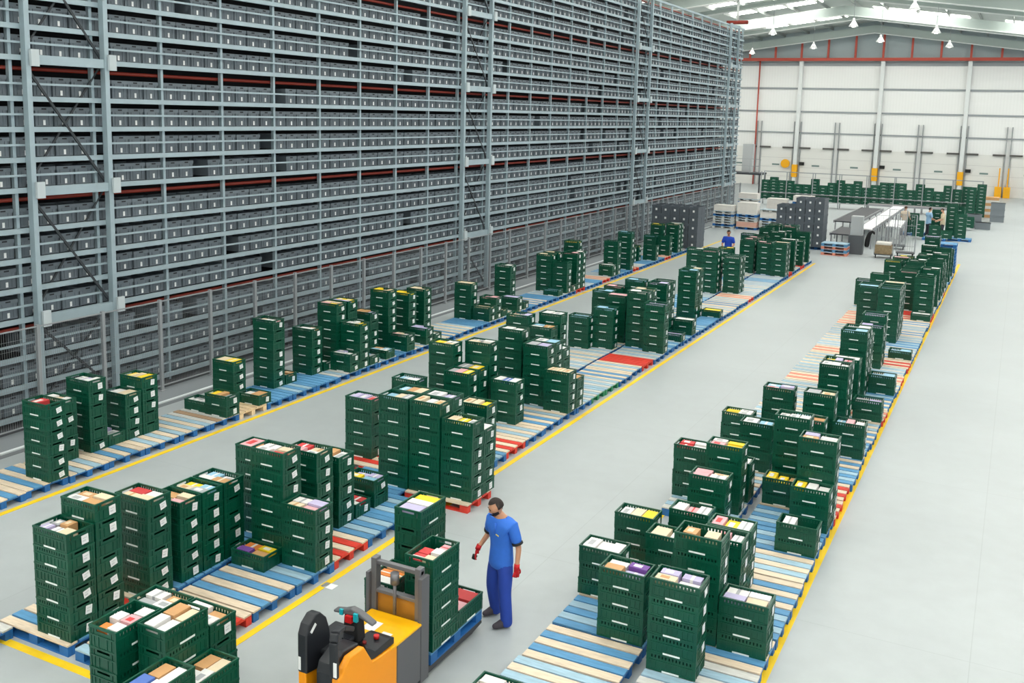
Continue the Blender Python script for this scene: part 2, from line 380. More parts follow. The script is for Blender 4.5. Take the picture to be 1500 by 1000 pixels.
for (k, bI, s, y) in SLOTS:
    key = k * 1000 + bI * 10 + s
    loc = (XR - 0.09 - rng.random() * 0.03, y, LV[k] + 0.047)
    if DEV_ALL or key in tset:
        o = put('storage_tote', TOTE_ME, None, loc)
        tag(o, 'grey rack tote, %s shelf up, %s bay from the left, %s in its bay' % (nth(k + 1), nth(bI - 1), nth(s + 1)), 'tote', 'grey totes on the rack')
        o['key'] = key
        put('white_tag', TAG_ME, o)
        cnt += 1
    else:
        M = Matrix.Translation(loc)
        rest.add(tm.v, tm.f, tm.m, M); rest.add(gm.v, gm.f, [2] * len(gm.f), M)
if rest.v:
    o = rest.build('storage_tote', [TOTE, TOTED, WHITE])
    tag(o, 'remaining small grey totes filling the far and upper rack shelves', 'tote', None, 'stuff')

# ---------------------------------------------------------------- wire fence
XF = -16.78
fence = thing('wire_fence', 'grey wire mesh fence on posts in front of the rack', 'fence', (XF, 0, 0))
pm = MB().bx(-0.035, 0.035, -0.035, 0.035, 0, 2.08).bx(-0.07, 0.07, -0.07, 0.07, 0, 0.015).mesh('post', [FENCE])
wm = MB()
FP = 1.5453
for i in range(31): wm.bx(-0.002, 0.002, 0.04 + i * 0.0486 - 0.0016, 0.04 + i * 0.0486 + 0.0016, 0.12, 2.04)
for i in range(11): wm.bx(-0.002, 0.003, 0.035, FP - 0.035, 0.12 + i * 0.192 - 0.002, 0.12 + i * 0.192 + 0.002)
wm.bx(-0.012, 0.012, 0.035, FP - 0.035, 2.03, 2.055); wm.bx(-0.012, 0.012, 0.035, FP - 0.035, 0.1, 0.125)
wmesh = wm.mesh('mesh_panel', [FENCE])
yf = 14.135 - 4 * FP
for i in range(39):
    put('post', pm, fence, (0, yf + i * FP, 0))
    if i < 38: put('mesh_panel', wmesh, fence, (0, yf + i * FP, 0))

# ---------------------------------------------------------------- pallets
def paint(name, rgb): return mat(name, rgb, 0.6, noise=0.16, scale=5, stretch=(1, 6, 1), rand=0.10)
PB = paint('pallet_blue', (92, 152, 196)); PB2 = paint('pallet_pale_blue', (160, 192, 210)); PBD = paint('pallet_deep_blue', (32, 104, 172))
PW = paint('pallet_wood', (226, 208, 184)); PWW = paint('pallet_grey_wood', (206, 206, 202)); PO = paint('pallet_old_wood', (172, 142, 112))
PR = paint('pallet_red', (216, 58, 42)); PRP = paint('pallet_pale_red', (226, 140, 116)); PG = paint('pallet_green', (40, 140, 96))
PNW = paint('pallet_new_wood', (236, 208, 168))
# variant: (side paint, [deck materials], words)
VAR = {
 'b':  (PBD, [PB, PW], 'blue and bare wood pallet'),
 'bb': (PBD, [PB, PB], 'bright blue pallet'),
 'bp': (PBD, [PB2, PW], 'faded blue and wood pallet'),
 'bg': (PBD, [PB2, PWW], 'faded grey-blue pallet'),
 'bx': (PBD, [PB2, PB], 'two-tone blue pallet'),
 'w':  (PBD, [PW, PB2], 'pale wood pallet with blue sides'),
 'n':  (PNW, [PNW, PNW], 'new bare wood pallet'),
 'o':  (PBD, [PO, PWW], 'old brown pallet with blue sides'),
 'r':  (PR, [PR, PW], 'red and bare wood pallet'),
 'rr': (PR, [PR, PR], 'red pallet'),
 'rp': (PR, [PRP, PW], 'faded red pallet'),
 'ws': (PWW, [PWW, PB2], 'whitish grey pallet'),
 'lb': (PB, [PB2, PB2], 'pale blue pallet'),
 'pk': (PRP, [PRP, PWW], 'pale pink pallet'),
 'g':  (PG, [PWW, PB2], 'weathered pallet with green sides'),
}
BW = [(-0.40, -0.262), (-0.2345, -0.0965), (-0.069, 0.069), (0.0965, 0.2345), (0.262, 0.40)]
def pallet_parts(v):
    side, deck, _ = VAR[v]
    d = MB()
    for i, (a, c) in enumerate(BW): d.bx(-0.6, 0.6, a, c, 0.122, 0.144, 1 if i % 2 == 0 else 0)
    for x in (-0.5275, 0, 0.5275): d.bx(x - 0.072, x + 0.072, -0.4, 0.4, 0.1, 0.1215, 2)
    dm = d.mesh('pallet', [deck[0], deck[1], side])
    bl = MB().bx(-0.0725, 0.0725, -0.05, 0.05, 0.022, 0.0995).mesh('block', [side])
    rn = MB().bx(-0.6, 0.6, -0.05, 0.05, 0, 0.0215).mesh('base_board', [side])
    w = MB(); w.v, w.f, w.m, w.sm = list(d.v), list(d.f), list(d.m), list(d.sm)
    for y in (-0.35, 0, 0.35):
        w.bx(-0.6, 0.6, y - 0.05, y + 0.05, 0, 0.0215, 2)
        for x in (-0.5275, 0, 0.5275): w.bx(x - 0.0725, x + 0.0725, y - 0.05, y + 0.05, 0.022, 0.0995, 2)
    return dm, bl, rn, w.mesh('pallet', [deck[0], deck[1], side])
PM = {v: pallet_parts(v) for v in VAR}
prng = random.Random(5)
def pallet(v, x, y, z, rz, label, parts, group=None):
    dm, bl, rn, whole = PM[v]
    o = put('pallet', dm if parts else whole, None, (x, y, z), rz)
    tag(o, label, 'pallet', group)
    if parts:
        for yy in (-0.35, 0, 0.35):
            put('base_board', rn, o, (0, yy, 0))
            for xx in (-0.5275, 0, 0.5275): put('block', bl, o, (xx, yy, 0))
    return o
def prow(cx, y0, n, pitch, seq, rowname, group, default, near, dx={}, skip=()):
    for i in range(n):
        v = seq.get(i) or prng.choice(default)
        y = y0 + i * pitch
        if i in skip: continue
        pallet(v, cx + dx.get(i, 0) + prng.uniform(-0.02, 0.02), y + 0.4 + prng.uniform(-0.008, 0.008), 0, prng.uniform(-0.006, 0.006),
               '%s, %s in %s' % (VAR[v][2], nth(i + 1), rowname), y < near, group)
MIX = ['b', 'bg', 'bp', 'bx', 'bb', 'bg', 'w']
prow(-14.43, 8.38, 45, 0.825, {0: 'b', 1: 'b', 2: 'b', 3: 'bp', 4: 'b', 5: 'bp', 6: 'w', 7: 'o', 8: 'n', 9: 'bb', 10: 'bx', 11: 'bb', 19: 'w', 20: 'bb', 21: 'bg', 27: 'bg', 28: 'o', 29: 'rr', 31: 'bb', 32: 'rp', 36: 'r', 41: 'rp', 38: 'bb', 40: 'bb'},
     'the rack-side row', 'pallets of the rack-side row', MIX, 19)
prow(-9.92, 7.2, 46, 0.825, {0: 'b', 1: 'r', 2: 'bb', 3: 'bb', 4: 'bb', 7: 'bb', 8: 'r'}, 'the left half of the middle row', 'pallets of the middle row', MIX, 17, {7: 0.67})
MS = {0: 'w', 1: 'r', 2: 'b', 3: 'bx', 4: 'r', 5: 'bx', 6: 'bx', 7: 'b', 10: 'r', 11: 'bp', 12: 'b', 14: 'bg', 15: 'g', 16: 'g', 18: 'bp', 19: 'rr', 20: 'bg', 21: 'bx', 31: 'w', 32: 'rp', 33: 'bg', 34: 'w', 40: 'rr', 43: 'rr'}
for i in range(46):
    v = MS.get(i) or prng.choice(MIX); y = 7.2 + i * 0.83; x = -8.63
    if i in (7,): y = 13.17; x = -8.02; v = 'r'
    elif i == 6: y = 12.16
    elif i == 8: y = 14.05
    elif i > 8: y += 0.22
    pallet(v, x + prng.uniform(-0.02, 0.02), y + 0.4, 0, prng.uniform(-0.006, 0.006),
           '%s, %s in the right half of the middle row' % (VAR[v][2], nth(i + 1)), y < 18, 'pallets of the middle row')
prow(-4.08, 7.98, 45, 0.845, {0: 'w', 1: 'w', 2: 'b', 3: 'bx', 4: 'bp', 5: 'r', 6: 'b', 7: 'r', 18: 'bg', 19: 'rp', 20: 'bg', 21: 'w', 22: 'bp', 23: 'rp', 24: 'bg', 26: 'bg', 28: 'rp', 30: 'rp'}, 'the left half of the right-hand row', 'pallets of the right-hand row',
     ['bg', 'bp', 'bg', 'w', 'rp'], 16, {}, (6, 7))
pallet('r', -3.89, 13.66, 0, PI / 2, 'red pallet set crosswise under the low crates of the right-hand row', True, 'pallets of the right-hand row')
prow(-2.72, 8.1, 44, 0.845, {0: 'bg', 1: 'bx', 2: 'bg', 3: 'b', 4: 'bx', 5: 'b', 6: 'bp', 7: 'bx', 8: 'bx', 9: 'r', 10: 'r', 11: 'bx', 12: 'b', 13: 'bx', 14: 'b', 15: 'w', 16: 'rp', 20: 'rp', 22: 'r', 24: 'bg', 25: 'bx', 26: 'bg', 30: 'r', 31: 'rr', 37: 'rp'},
     'the right half of the right-hand row', 'pallets of the right-hand row', ['bg', 'bx', 'b', 'bp'], 22)

# ---------------------------------------------------------------- green crates
CL, CW, CH = 0.585, 0.385, 0.222
def crate_mb():
    m = MB(); L, W, H = CL, CW, CH - 0.001; a, c = L / 2, W / 2
    m.bx(-a + 0.02, a - 0.02, -c + 0.02, c - 0.02, 0.006, 0.016)                      # floor
    zb = 0.125
    for s in (-1, 1):
        y = s * (c - 0.012)
        m.bx(-a + 0.012, a - 0.012, y - 0.004, y + 0.004, 0.0, zb)                     # long wall
        m.bx(-a + 0.004, a - 0.004, s * (c - 0.004) - 0.004, s * (c - 0.004) + 0.004, zb - 0.008, zb + 0.008)
        m.bx(-a + 0.02, a - 0.02, s * (c - 0.006) - 0.003, s * (c - 0.006) + 0.003, 0.0, 0.022)
        for i in range(9):
            x = -0.24 + i * 0.06
            m.bx(x - 0.004, x + 0.004, s * (c - 0.0055) - 0.0035, s * (c - 0.0055) + 0.0035, 0.022, zb - 0.008)
        m.bx(-a + 0.012, a - 0.012, y - 0.004, y + 0.004, zb, 0.158)
        for i in range(13):
            x = -0.246 + i * 0.041
            m.bx(x - 0.013, x + 0.013, y - 0.004, y + 0.004, 0.158, 0.2)
        m.bx(-a, a, s * (c - 0.01) - 0.01, s * (c - 0.01) + 0.01, 0.197, H)           # rim
        x = s * (a - 0.012)
        m.bx(x - 0.004, x + 0.004, -c + 0.016, c - 0.016, 0.0, zb)                     # short wall
        m.bx(s * (a - 0.004) - 0.004, s * (a - 0.004) + 0.004, -c + 0.004, c - 0.004, zb - 0.008, zb + 0.008)
        for y2 in (-0.15, -0.105, 0.105, 0.15): m.bx(x - 0.004, x + 0.004, y2 - 0.017, y2 + 0.017, zb, 0.2)
        for y2 in (-0.12, -0.06, 0.06, 0.12): m.bx(s * (a - 0.0055) - 0.0035, s * (a - 0.0055) + 0.0035, y2 - 0.004, y2 + 0.004, 0.0, zb - 0.008)
        m.bx(x - 0.004, x + 0.004, -0.09, 0.09, zb, 0.165)
        m.bx(s * (a - 0.01) - 0.01, s * (a - 0.01) + 0.01, -c + 0.02, c - 0.02, 0.197, H)
        for s2 in (-1, 1):
            m.bx(s * a - s * 0.036, s * a - s * 0.003, s2 * c - s2 * 0.03, s2 * c - s2 * 0.003, 0.0, 0.197)
    return m
cmb = crate_mb(); CRATE_ME = cmb.mesh('crate', [GREEN])
smb = MB()
smb.bx(-0.1, 0.1, -CW / 2 - 0.002, -CW / 2 + 0.001, 0.002, 0.023)  # white bar low on the long side
STRIP_ME = smb.mesh('white_strip', [STRIP])
INK = mat('label_ink', (212, 214, 216), 0.6)
CARDS = []
for dy, dz, ang, w, h in ((0.06, 0.085, 0.05, 0.095, 0.11), (0.07, 0.09, -0.12, 0.09, 0.105), (0.055, 0.08, 0.2, 0.1, 0.09)):
    m = MB(); R = Matrix.Rotation(ang, 3, 'X')
    m.box((CL / 2 + 0.0015, dy, dz), (0.002, w, h), 0, R)
    m.box((CL / 2 + 0.0027, dy, dz + 0.018), (0.001, w * 0.6, 0.012), 1, R)
    m.box((CL / 2 + 0.0027, dy - 0.01, dz - 0.015), (0.001, w * 0.45, 0.02), 1, R)
    CARDS.append((m, m.mesh('paper_label', [WHITE, INK])))
crng = random.Random(3)
XC = dict(la=-14.42, lb=-13.82, ma=-9.935, mb=-9.345, mc=-8.62, md=-8.015, ra=-4.12, rb=-3.49, rc=-2.72, rd=-2.125)
CN = dict(la='fence-side', lb='aisle-side', ma='leftmost', mb='left inner', mc='right inner', md='aisle-side', ra='leftmost', rb='left inner', rc='right inner', rd='line-side')
RN = dict(l='rack-side row', m='middle row', r='right-hand row')
ST = '''lb 10.45 6;la 11.14 5;la 11.78 6;la 12.18 1;la 12.58 4;la 12.985 5;la 15.43 4;la 14.60 1;lb 14.57 2;lb 15.54 1;la 16.70 7;la 17.11 1;
la 18.05 5;la 18.5 1;la 19.0 7;la 19.46 7;lb 18.72 2;lb 19.13 5;lb 19.56 1;la 20.38 5;lb 20.25 1;la 21.21 7;lb 21.20 2;la 22.19 6;la 22.96 6;lb 22.13 2;lb 22.56 1;
la 25.62 5;lb 25.70 2;lb 26.11 3;lb 26.53 1;la 28.2 6;lb 27.54 2;lb 28.0 1;la 31.33 6;lb 30.7 1;lb 31.40 5;la 31.9 6;lb 31.82 1;lb 32.24 6;lb 32.66 6;la 33.7 7;
lb 35.78 2;lb 36.25 6;lb 37.75 7;la 39.72 3;la 40.3 3;lb 40.9 3;la 42.6 4;lb 42.77 4;la 43.5 6;lb 43.96 6;lb 44.4 6;
mb 7.25 6;mb 7.65 7;mb 8.44 6;mb 8.97 5;mb 9.37 5;mb 9.78 5;mb 10.63 6;mc 10.15 7;mc 10.88 6;mc 11.40 5;mc 11.83 1;mc 12.32 2;md 10.08 4;mc 9.74 1;
ma 14.1 5;ma 15.6 5;md 14.88 5;mb 16.57 5;mb 16.98 5;mb 17.42 7;ma 16.95 7;mc 17.23 4;mb 18.9 7;mc 18.69 6;mc 19.1 6;mc 19.51 5;md 18.50 4;md 18.92 3;
ma 20.4 7;mb 20.95 7;mb 20.4 6;ma 24.1 4;mb 24.4 5;ma 26.6 6;mb 25.3 6;mc 24.99 7;mc 25.41 7;mc 26.64 7;mc 27.05 7;md 24.69 6;mc 29.51 7;mc 29.93 7;ma 34.6 7;mb 34.44 7;mb 34.9 7;mc 34.89 6;mc 35.3 6;
mc 39.93 6;md 39.81 6;md 40.25 6;md 43.35 5;mc 43.35 6;md 30.24 1;md 26.29 1;md 27.3 2;mb 39.95 6;mb 40.6 6;ma 42.4 6;mc 44.6 7;mb 43.2 7;mb 44.3 7;ma 38.9 5;ma 44.1 5;mb 26.75 7;ma 25.7 6;mc 40.35 6;mc 41.6 6;md 41.5 6;mb 41.35 6;mb 42.1 6;mc 42.2 7;mb 45.0 7;mc 45.05 7;md 44.6 6;
ra 11.38 3;rb 10.50 4;rc 10.10 5;rd 10.92 3;rc 10.95 6;ra 12.66 3;rb 12.20 3;rc 12.02 4;rc 12.43 4;rb 13.18 3;rb 14.10 4;ra 15.32 4;rb 15.01 5;rb 15.6 3;rc 15.75 2;rd 14.99 3;rd 14.02 2;rd 15.42 6;rc 16.40 6;ra 18.3 3;rb 17.15 4;
rb 18.9 5;rc 18.93 5;rc 17.86 4;rd 18.77 3;rd 21.4 2;rd 23.75 2;rd 27.65 1;rc 20.46 6;rc 20.9 6;rc 22.1 5;rc 23.1 7;rc 23.52 7;rc 23.94 6;rc 26.67 6;rc 26.2 5;rb 31.23 6;rb 31.7 6;rc 29.6 7;rc 30.02 7;rc 30.44 7;rc 30.86 7;rd 34.0 6;rd 33.5 1;rd 34.42 6;
rb 33.9 6;ra 35.3 4;rc 35.2 6;rb 37.6 6;rc 37.6 6;rc 38.4 6;rd 37.9 6;rd 38.8 6;rc 41.2 5;rc 42.0 5;rd 40.9 6;rd 42.6 6;rc 44.6 7;rc 45.0 7;rd 44.2 5;rb 41.8 4;rb 42.6 4;ra 8.44 1;rd 36.4 6;rd 39.6 5;rc 36.2 6;rc 39.4 5;rb 39.0 5;rb 40.4 5;rc 43.2 6'''
STACKS = []        # (row key, column words, x centre, y centre, base z, n, rot)
for a in ST.replace('\n', '').split(';'):
    c, y, n = a.split()
    STACKS.append([c, XC[c] - 0.2925, float(y) + 0.1925, 0.145, int(n), 0.0])
for x, y, n in ((-7.40, 13.28, 6), (-8.0, 13.26, 7), (-8.6, 13.24, 7), (-7.40, 13.68, 5), (-8.0, 13.66, 7), (-8.6, 13.64, 7)):
    STACKS.append(['mblock', x - 0.2925, y + 0.1925, 0.145, n, 0.0])
for x, y, n in ((-5.455, 8.95, 5), (-6.03, 9.58, 6), (-6.03, 8.97, 3), (-5.455, 9.56, 1)):
    STACKS.append(['fork', x - 0.1925, y + 0.2925, 0.29, n, PI / 2])
for x, y, n in ((-7.475, 6.30, 5), (-7.07, 6.55, 5), (-6.66, 5.945, 4), (-6.66, 6.555, 3)):
    STACKS.append(['cart', x - 0.1925, y + 0.2925, 0.145, n, PI / 2])
for x in (-7.965, -7.36): STACKS.append(['cart', x, 7.35, 0.145, 4, 0.0])
by = {}
for s in STACKS: by.setdefault(s[0], []).append(s)
SINFO = {}
for c, lst in by.items():
    lst.sort(key=lambda q: (q[2], q[1]))
    for i, s in enumerate(lst):
        if c == 'mblock': d = '%s stack, big block, middle row' % nth(i + 1)
        elif c == 'fork': d = ['rear right', 'rear left', 'front right', 'front left'][0] + ' stack'
        elif c == 'cart': d = '%s stack of the bottom left cart' % nth(i + 1)
        else: d = '%s stack, %s column, %s' % (nth(i + 1), CN[c], RN[c[0]])
        if c == 'fork':
            d = '%s stack on the pallet truck' % ('truck-side left' if s[1] < -5.9 and s[2] < 9.5 else 'truck-side right' if s[2] < 9.5 else 'tall far left' if s[4] > 1 else 'far right low')
        SINFO[id(s)] = d
CRATE_TOP = [0, 1, 2, 3, 4, 5, 14, 20, 21, 22, 23, 24, 25, 30, 40, 41, 42, 43, 50, 51, 52, 53, 54, 61, 62, 63, 70, 80, 81, 90, 100, 101, 102, 103, 104, 105, 106, 120, 121, 122, 123, 124, 144, 145, 146, 160, 161, 172, 173, 174, 194, 200, 214, 215, 216, 220, 221, 235, 251, 274, 281, 292, 530, 531, 532, 533, 534, 535, 540, 541, 542, 543, 544, 545, 546, 550, 551, 552, 553, 554, 555, 560, 561, 562, 563, 564, 570, 571, 572, 573, 574, 580, 581, 582, 583, 584, 594, 595, 601, 602, 603, 604, 605, 606, 613, 614, 615, 620, 621, 622, 623, 624, 630, 640, 641, 650, 651, 652, 653, 660, 670, 671, 672, 673, 674, 684, 694, 703, 704, 725, 726, 734, 735, 736, 740, 741, 742, 743, 752, 753, 754, 755, 756, 760, 761, 762, 763, 764, 765, 790, 791, 792, 793, 816, 826, 835, 840, 841, 842, 843, 850, 851, 852, 853, 854, 875, 886, 906, 920, 921, 922, 923, 924, 925, 1071, 1270, 1271, 1272, 1280, 1281, 1282, 1283, 1290, 1291, 1292, 1293, 1294, 1300, 1301, 1302, 1310, 1311, 1312, 1313, 1314, 1315, 1320, 1321, 1322, 1331, 1332, 1341, 1342, 1343, 1353, 1362, 1372, 1373, 1380, 1381, 1382, 1383, 1391, 1392, 1393, 1394, 1410, 1411, 1420, 1421, 1422, 1430, 1431, 1443, 1444, 1445, 1452, 1453, 1454, 1455, 1461, 1462, 1470, 1471, 1472, 1473, 1483, 1484, 1493, 1494, 1503, 1510, 1511, 1512, 1520, 1521, 1530, 1531, 1540, 1553, 1554, 1555, 1584, 1585, 1586, 1615, 1654, 1656, 1890, 1970, 1971, 1972, 1973, 1974, 1975, 1980, 1981, 1982, 1983, 1984, 1985, 1986, 1990, 1991, 1992, 1993, 1994, 1995, 1996, 2016, 2030, 2031, 2032, 2033, 2034, 2043, 2044, 2045, 2052, 2060, 2072, 2073, 2074, 2083, 2084, 2093, 2102, 2113, 2122, 2123]   #RANK_CRATES
ctop = set(CRATE_TOP)
TOPS = []
crest = MB(); ncr = 0
def crate_rest(M, has=True, var=0):
    crest.add(cmb.v, cmb.f, [0] * len(cmb.f), M); crest.add(smb.v, smb.f, [1] * len(smb.f), M)
    if has:
        cm_ = CARDS[var][0]; crest.add(cm_.v, cm_.f, [2 if q == 0 else 3 for q in cm_.m], M)
for si, s in enumerate(STACKS):
    c, x, y, zb, n, rz = s
    for k in range(n):
        px = x + crng.uniform(-0.006, 0.006); py = y + crng.uniform(-0.002, 0.002); z = zb + CH * k
        r = rz + crng.uniform(-0.009, 0.009)
        key = si * 10 + k; has = crng.random() < 0.88; var = crng.randrange(3)
        if DEV_ALL or key in ctop:
            o = put('crate', CRATE_ME, None, (px, py, z), r)
            lev = 'only' if n == 1 else 'topmost' if k == n - 1 else 'lowest' if k == 0 else nth(k + 1) + ' up'
            tag(o, 'green plastic crate, %s in the %s' % (lev, SINFO[id(s)]), 'crate', 'green crates on the pallets'); o['key'] = key
            put('white_strip', STRIP_ME, o)
            if has: put('paper_label', CARDS[var][1], o)
        else:
            crate_rest(Matrix.Translation((px, py, z)) @ Matrix.Rotation(r, 4, 'Z'), has, var)
    TOPS.append((s, (px, py, z), r))

# goods in the open top crates
def gm_(n, c, r=0.55): return mat(n, c, r, noise=0.05, scale=12, rand=0.06)
GC = {'white': gm_('goods_white', (232, 230, 228)), 'cream': gm_('goods_cream', (226, 208, 178)), 'tan': gm_('goods_tan', (204, 156, 106)), 'pink': gm_('goods_pink', (226, 170, 176)),
      'lilac': gm_('goods_lilac', (190, 182, 216)), 'blue': gm_('goods_blue', (84, 116, 190)), 'pale blue': gm_('goods_pale_blue', (150, 196, 220)), 'yellow': gm_('goods_yellow', (244, 212, 40)),
      'red': gm_('goods_red', (206, 64, 66)), 'orange': gm_('goods_orange', (236, 140, 66)), 'purple': gm_('goods_purple', (116, 74, 156)), 'grey': gm_('goods_grey', (170, 172, 176))}
GOODS_ME = {}
CARTON_TOP = [0, 10, 12, 20, 22, 31, 40, 41, 50, 51, 52, 60, 61, 70, 72, 80, 81, 90, 91, 101, 113, 142, 143, 153, 162, 171, 182, 191, 230, 240, 250, 270, 271, 291, 320, 321, 340, 530, 531, 532, 533, 534, 540, 541, 542, 543, 550, 551, 552, 553, 561, 562, 563, 570, 571, 572, 573, 580, 581, 582, 583, 590, 600, 601, 602, 603, 610, 611, 612, 613, 621, 622, 631, 633, 640, 641, 642, 643, 650, 651, 652, 653, 660, 661, 662, 663, 670, 671, 672, 681, 682, 690, 691, 692, 700, 701, 702, 710, 711, 720, 722, 723, 731, 732, 733, 740, 741, 742, 750, 751, 760, 761, 770, 771, 790, 791, 792, 802, 812, 820, 821, 830, 832, 833, 841, 850, 860, 870, 871, 880, 890, 901, 931, 1050, 1051, 1070, 1071, 1160, 1170, 1171, 1270, 1271, 1272, 1280, 1281, 1282, 1283, 1290, 1291, 1292, 1293, 1300, 1301, 1302, 1303, 1310, 1311, 1320, 1321, 1322, 1330, 1331, 1341, 1342, 1350, 1351, 1352, 1360, 1361, 1362, 1370, 1371, 1372, 1373, 1380, 1381, 1382, 1383, 1390, 1391, 1392, 1393, 1401, 1410, 1411, 1412, 1420, 1421, 1422, 1430, 1440, 1441, 1442, 1443, 1450, 1451, 1452, 1461, 1462, 1463, 1470, 1471, 1480, 1482, 1483, 1490, 1491, 1503, 1510, 1511, 1512, 1520, 1521, 1530, 1531, 1541, 1550, 1551, 1552, 1561, 1562, 1570, 1571, 1581, 1591, 1620, 1630, 1631, 1681, 1700, 1701, 1892, 1951, 1970, 1971, 1972, 1980, 1981, 1982, 1990, 1991, 1992, 2002, 2010, 2011, 2020, 2021, 2022, 2030, 2031, 2032, 2033, 2034, 2040, 2041, 2042, 2050, 2051, 2052, 2060, 2061, 2070, 2071, 2072, 2073, 2074, 2080, 2081, 2082, 2083, 2090, 2091, 2092, 2093, 2100, 2101, 2102, 2103, 2110, 2111, 2112, 2113, 2121, 2122, 2123]   #RANK_CARTONS
gtop = set(CARTON_TOP); grest = MB(); gmats = []
def goods_mesh(col, w, d, h, style):
    k = (col, round(w, 2), round(d, 2), round(h, 2), style)
    if k not in GOODS_ME:
        m = MB().bx(-w/2, w/2, -d/2, d/2, 0, h)
        acc = {'white': 'grey', 'cream': 'tan', 'tan': 'cream', 'pink': 'red'}.get(col, 'white')
        if style == 1: m.bx(-w * 0.08, w * 0.08, -d/2 - 0.0006, d/2 + 0.0006, 0.002, h + 0.0008, 1)
        elif style == 2: m.bx(-w * 0.3, w * 0.15, -d * 0.25, d * 0.28, h, h + 0.0012, 1)
        GOODS_ME[k] = m.mesh('carton', [GC[col], GC[acc]])
    return GOODS_ME[k]
OVR = {}
def ovr(c, y, cols): OVR[(c, y)] = cols
for a in '''mb 7.25:lilac white cream grey tan;mb 7.65:white tan tan cream;mb 8.44:cream cream red white;mb 8.97:cream pink tan cream;mb 9.37:cream grey yellow pale_blue;mb 9.78:white tan pale_blue white;
mc 10.15:white red white cream;mc 10.88:pink white red cream;md 10.08:cream pink white lilac;mc 9.74:purple tan orange yellow;mc 11.83:pink white red red;mc 12.32:yellow pale_blue lilac lilac;ma 14.1:lilac lilac pink;
rc 10.1:cream white lilac lilac;rb 10.5:tan lilac white purple;ra 11.38:white white white;rd 10.92:lilac cream white white;rc 10.95:tan cream;rc 12.02:white pink white;rc 12.43:pink yellow white;ra 12.66:white cream yellow;
rb 12.2:cream white;rb 13.18:white pink white;rb 14.1:pink white pink cream;rb 15.01:pink yellow white yellow;ra 15.32:red white red white;rc 15.75:yellow yellow tan;rd 14.99:yellow white white;rd 14.02:white;rd 15.42:tan white lilac white;rc 16.4:white white white;
lb 10.45:red;la 11.14:white cream white;la 11.78:white lilac white;la 12.985:yellow cream yellow;la 15.43:cream yellow;md 18.5:cream cream cream;mc 17.23:white blue white;md 14.88:cream cream yellow'''.replace('\n', '').split(';'):
    h, cols = a.split(':'); c, y = h.split(); ovr(c, float(y), cols.split())
BLK = {('mblock', 13.28): ['cream', 'yellow', 'white'], ('fork', 8.95): ['cream', 'white', 'pink', 'red', 'red'], ('fork', 9.58): ['lilac', 'white', 'yellow'], ('fork', 8.97): ['white', 'orange', 'tan'], ('fork', 9.56): ['pink', 'red'],
       ('cart', 6.30): ['white', 'pink', 'white', 'orange', 'white'], ('cart', 6.551): ['cream'], ('cart', 5.95): ['white', 'white', 'blue', 'tan'], ('cart', 6.55): ['white', 'cream', 'white', 'tan'], ('cart', 7.16): ['grey', 'white', 'white', 'tan']}
grng = random.Random(21)
NG = 0
for s, (px, py, z), r in TOPS:
    c, x, y, zb, n, rz = s
    if y > 27 and c not in ('fork', 'cart'): 
        if grng.random() < 0.35: continue
    if rz: cols = BLK.get((c, round(y - 0.2925, 2)))
    else:
        cols = OVR.get((c, round(y - 0.1925, 3))) or BLK.get((c, round(y - 0.1925, 2)))
    far = y > 22
    if cols is None:
        if far: cols = [grng.choice(['white', 'white', 'cream', 'pink', 'lilac', 'yellow', 'pale_blue'])]
        else: cols = [grng.choice(['white', 'white', 'white', 'cream', 'cream', 'pink', 'tan', 'lilac', 'yellow', 'pale_blue', 'grey']) for _ in range(grng.randint(2, 4))]
        if far: cols = cols * 2
    cols = [q.replace('_', ' ') for q in cols]
    # slots along the long side, with the first item at the left end
    IL, IW = 0.52, 0.325
    nx = 2 if len(cols) <= 2 else (3 if len(cols) in (3, 5, 6) else 2)
    ny = 1 if len(cols) <= 3 else 2
    cells = [(i, j) for j in range(ny) for i in range(nx)][:len(cols)] if ny == 2 else [(i, 0) for i in range(len(cols))]
    if ny == 1: nx = len(cols)
    for q, (i, j) in enumerate(cells):
        if n == 1 and len(cols) == 1: pass
        w = IL / max(nx, 1) - 0.012; d = IW / ny - 0.012
        if len(cols) == 1: w = 0.2
        if len(cols) == 2 and not far and cols == ['tan', 'cream']: w = 0.16; d = 0.2
        h = grng.choice([0.15, 0.165, 0.18, 0.19, 0.195]) if not far else grng.choice([0.15, 0.19])
        w -= grng.choice([0, 0.015, 0.03]) if not far else 0; d -= grng.choice([0, 0.012, 0.025]) if not far else 0
        lx = -IL/2 + IL / max(nx, 1) * (i + 0.5); ly = -IW/2 + IW / ny * (j + 0.5)
        if len(cols) == 1: lx = -0.13
        me = goods_mesh(cols[q], w, d, h, grng.choice([0, 0, 1, 2]) if not far else 0)
        P = Matrix.Rotation(r, 3, 'Z') @ Vector((lx, ly, 0))
        ga = r + grng.uniform(-0.05, 0.05) * (0 if far else 1) * 0.5
        key = STACKS.index(s) * 10 + q; gl = (px + P.x, py + P.y, z + 0.0165)
        if not (DEV_ALL or key in gtop):
            idx = []
            for mm in me.materials:
                if mm not in gmats: gmats.append(mm)
                idx.append(gmats.index(mm))
            grest.add([v.co for v in me.vertices], [tuple(p.vertices) for p in me.polygons], [idx[p.material_index] for p in me.polygons], Matrix.Translation(gl) @ Matrix.Rotation(ga, 4, 'Z'))
            continue
        o = put('carton', me, None, gl, ga); o['key'] = key
        pos = nth(q + 1)
        tag(o, '%s packet, %s in the top crate, %s' % (cols[q], pos, SINFO[id(s)]), 'carton', 'packets in the open crates')
        NG += 1
if grest.v:
    o = grest.build('carton', gmats)
    tag(o, 'remaining small packets in the hidden and distant open crates', 'carton', None, 'stuff')
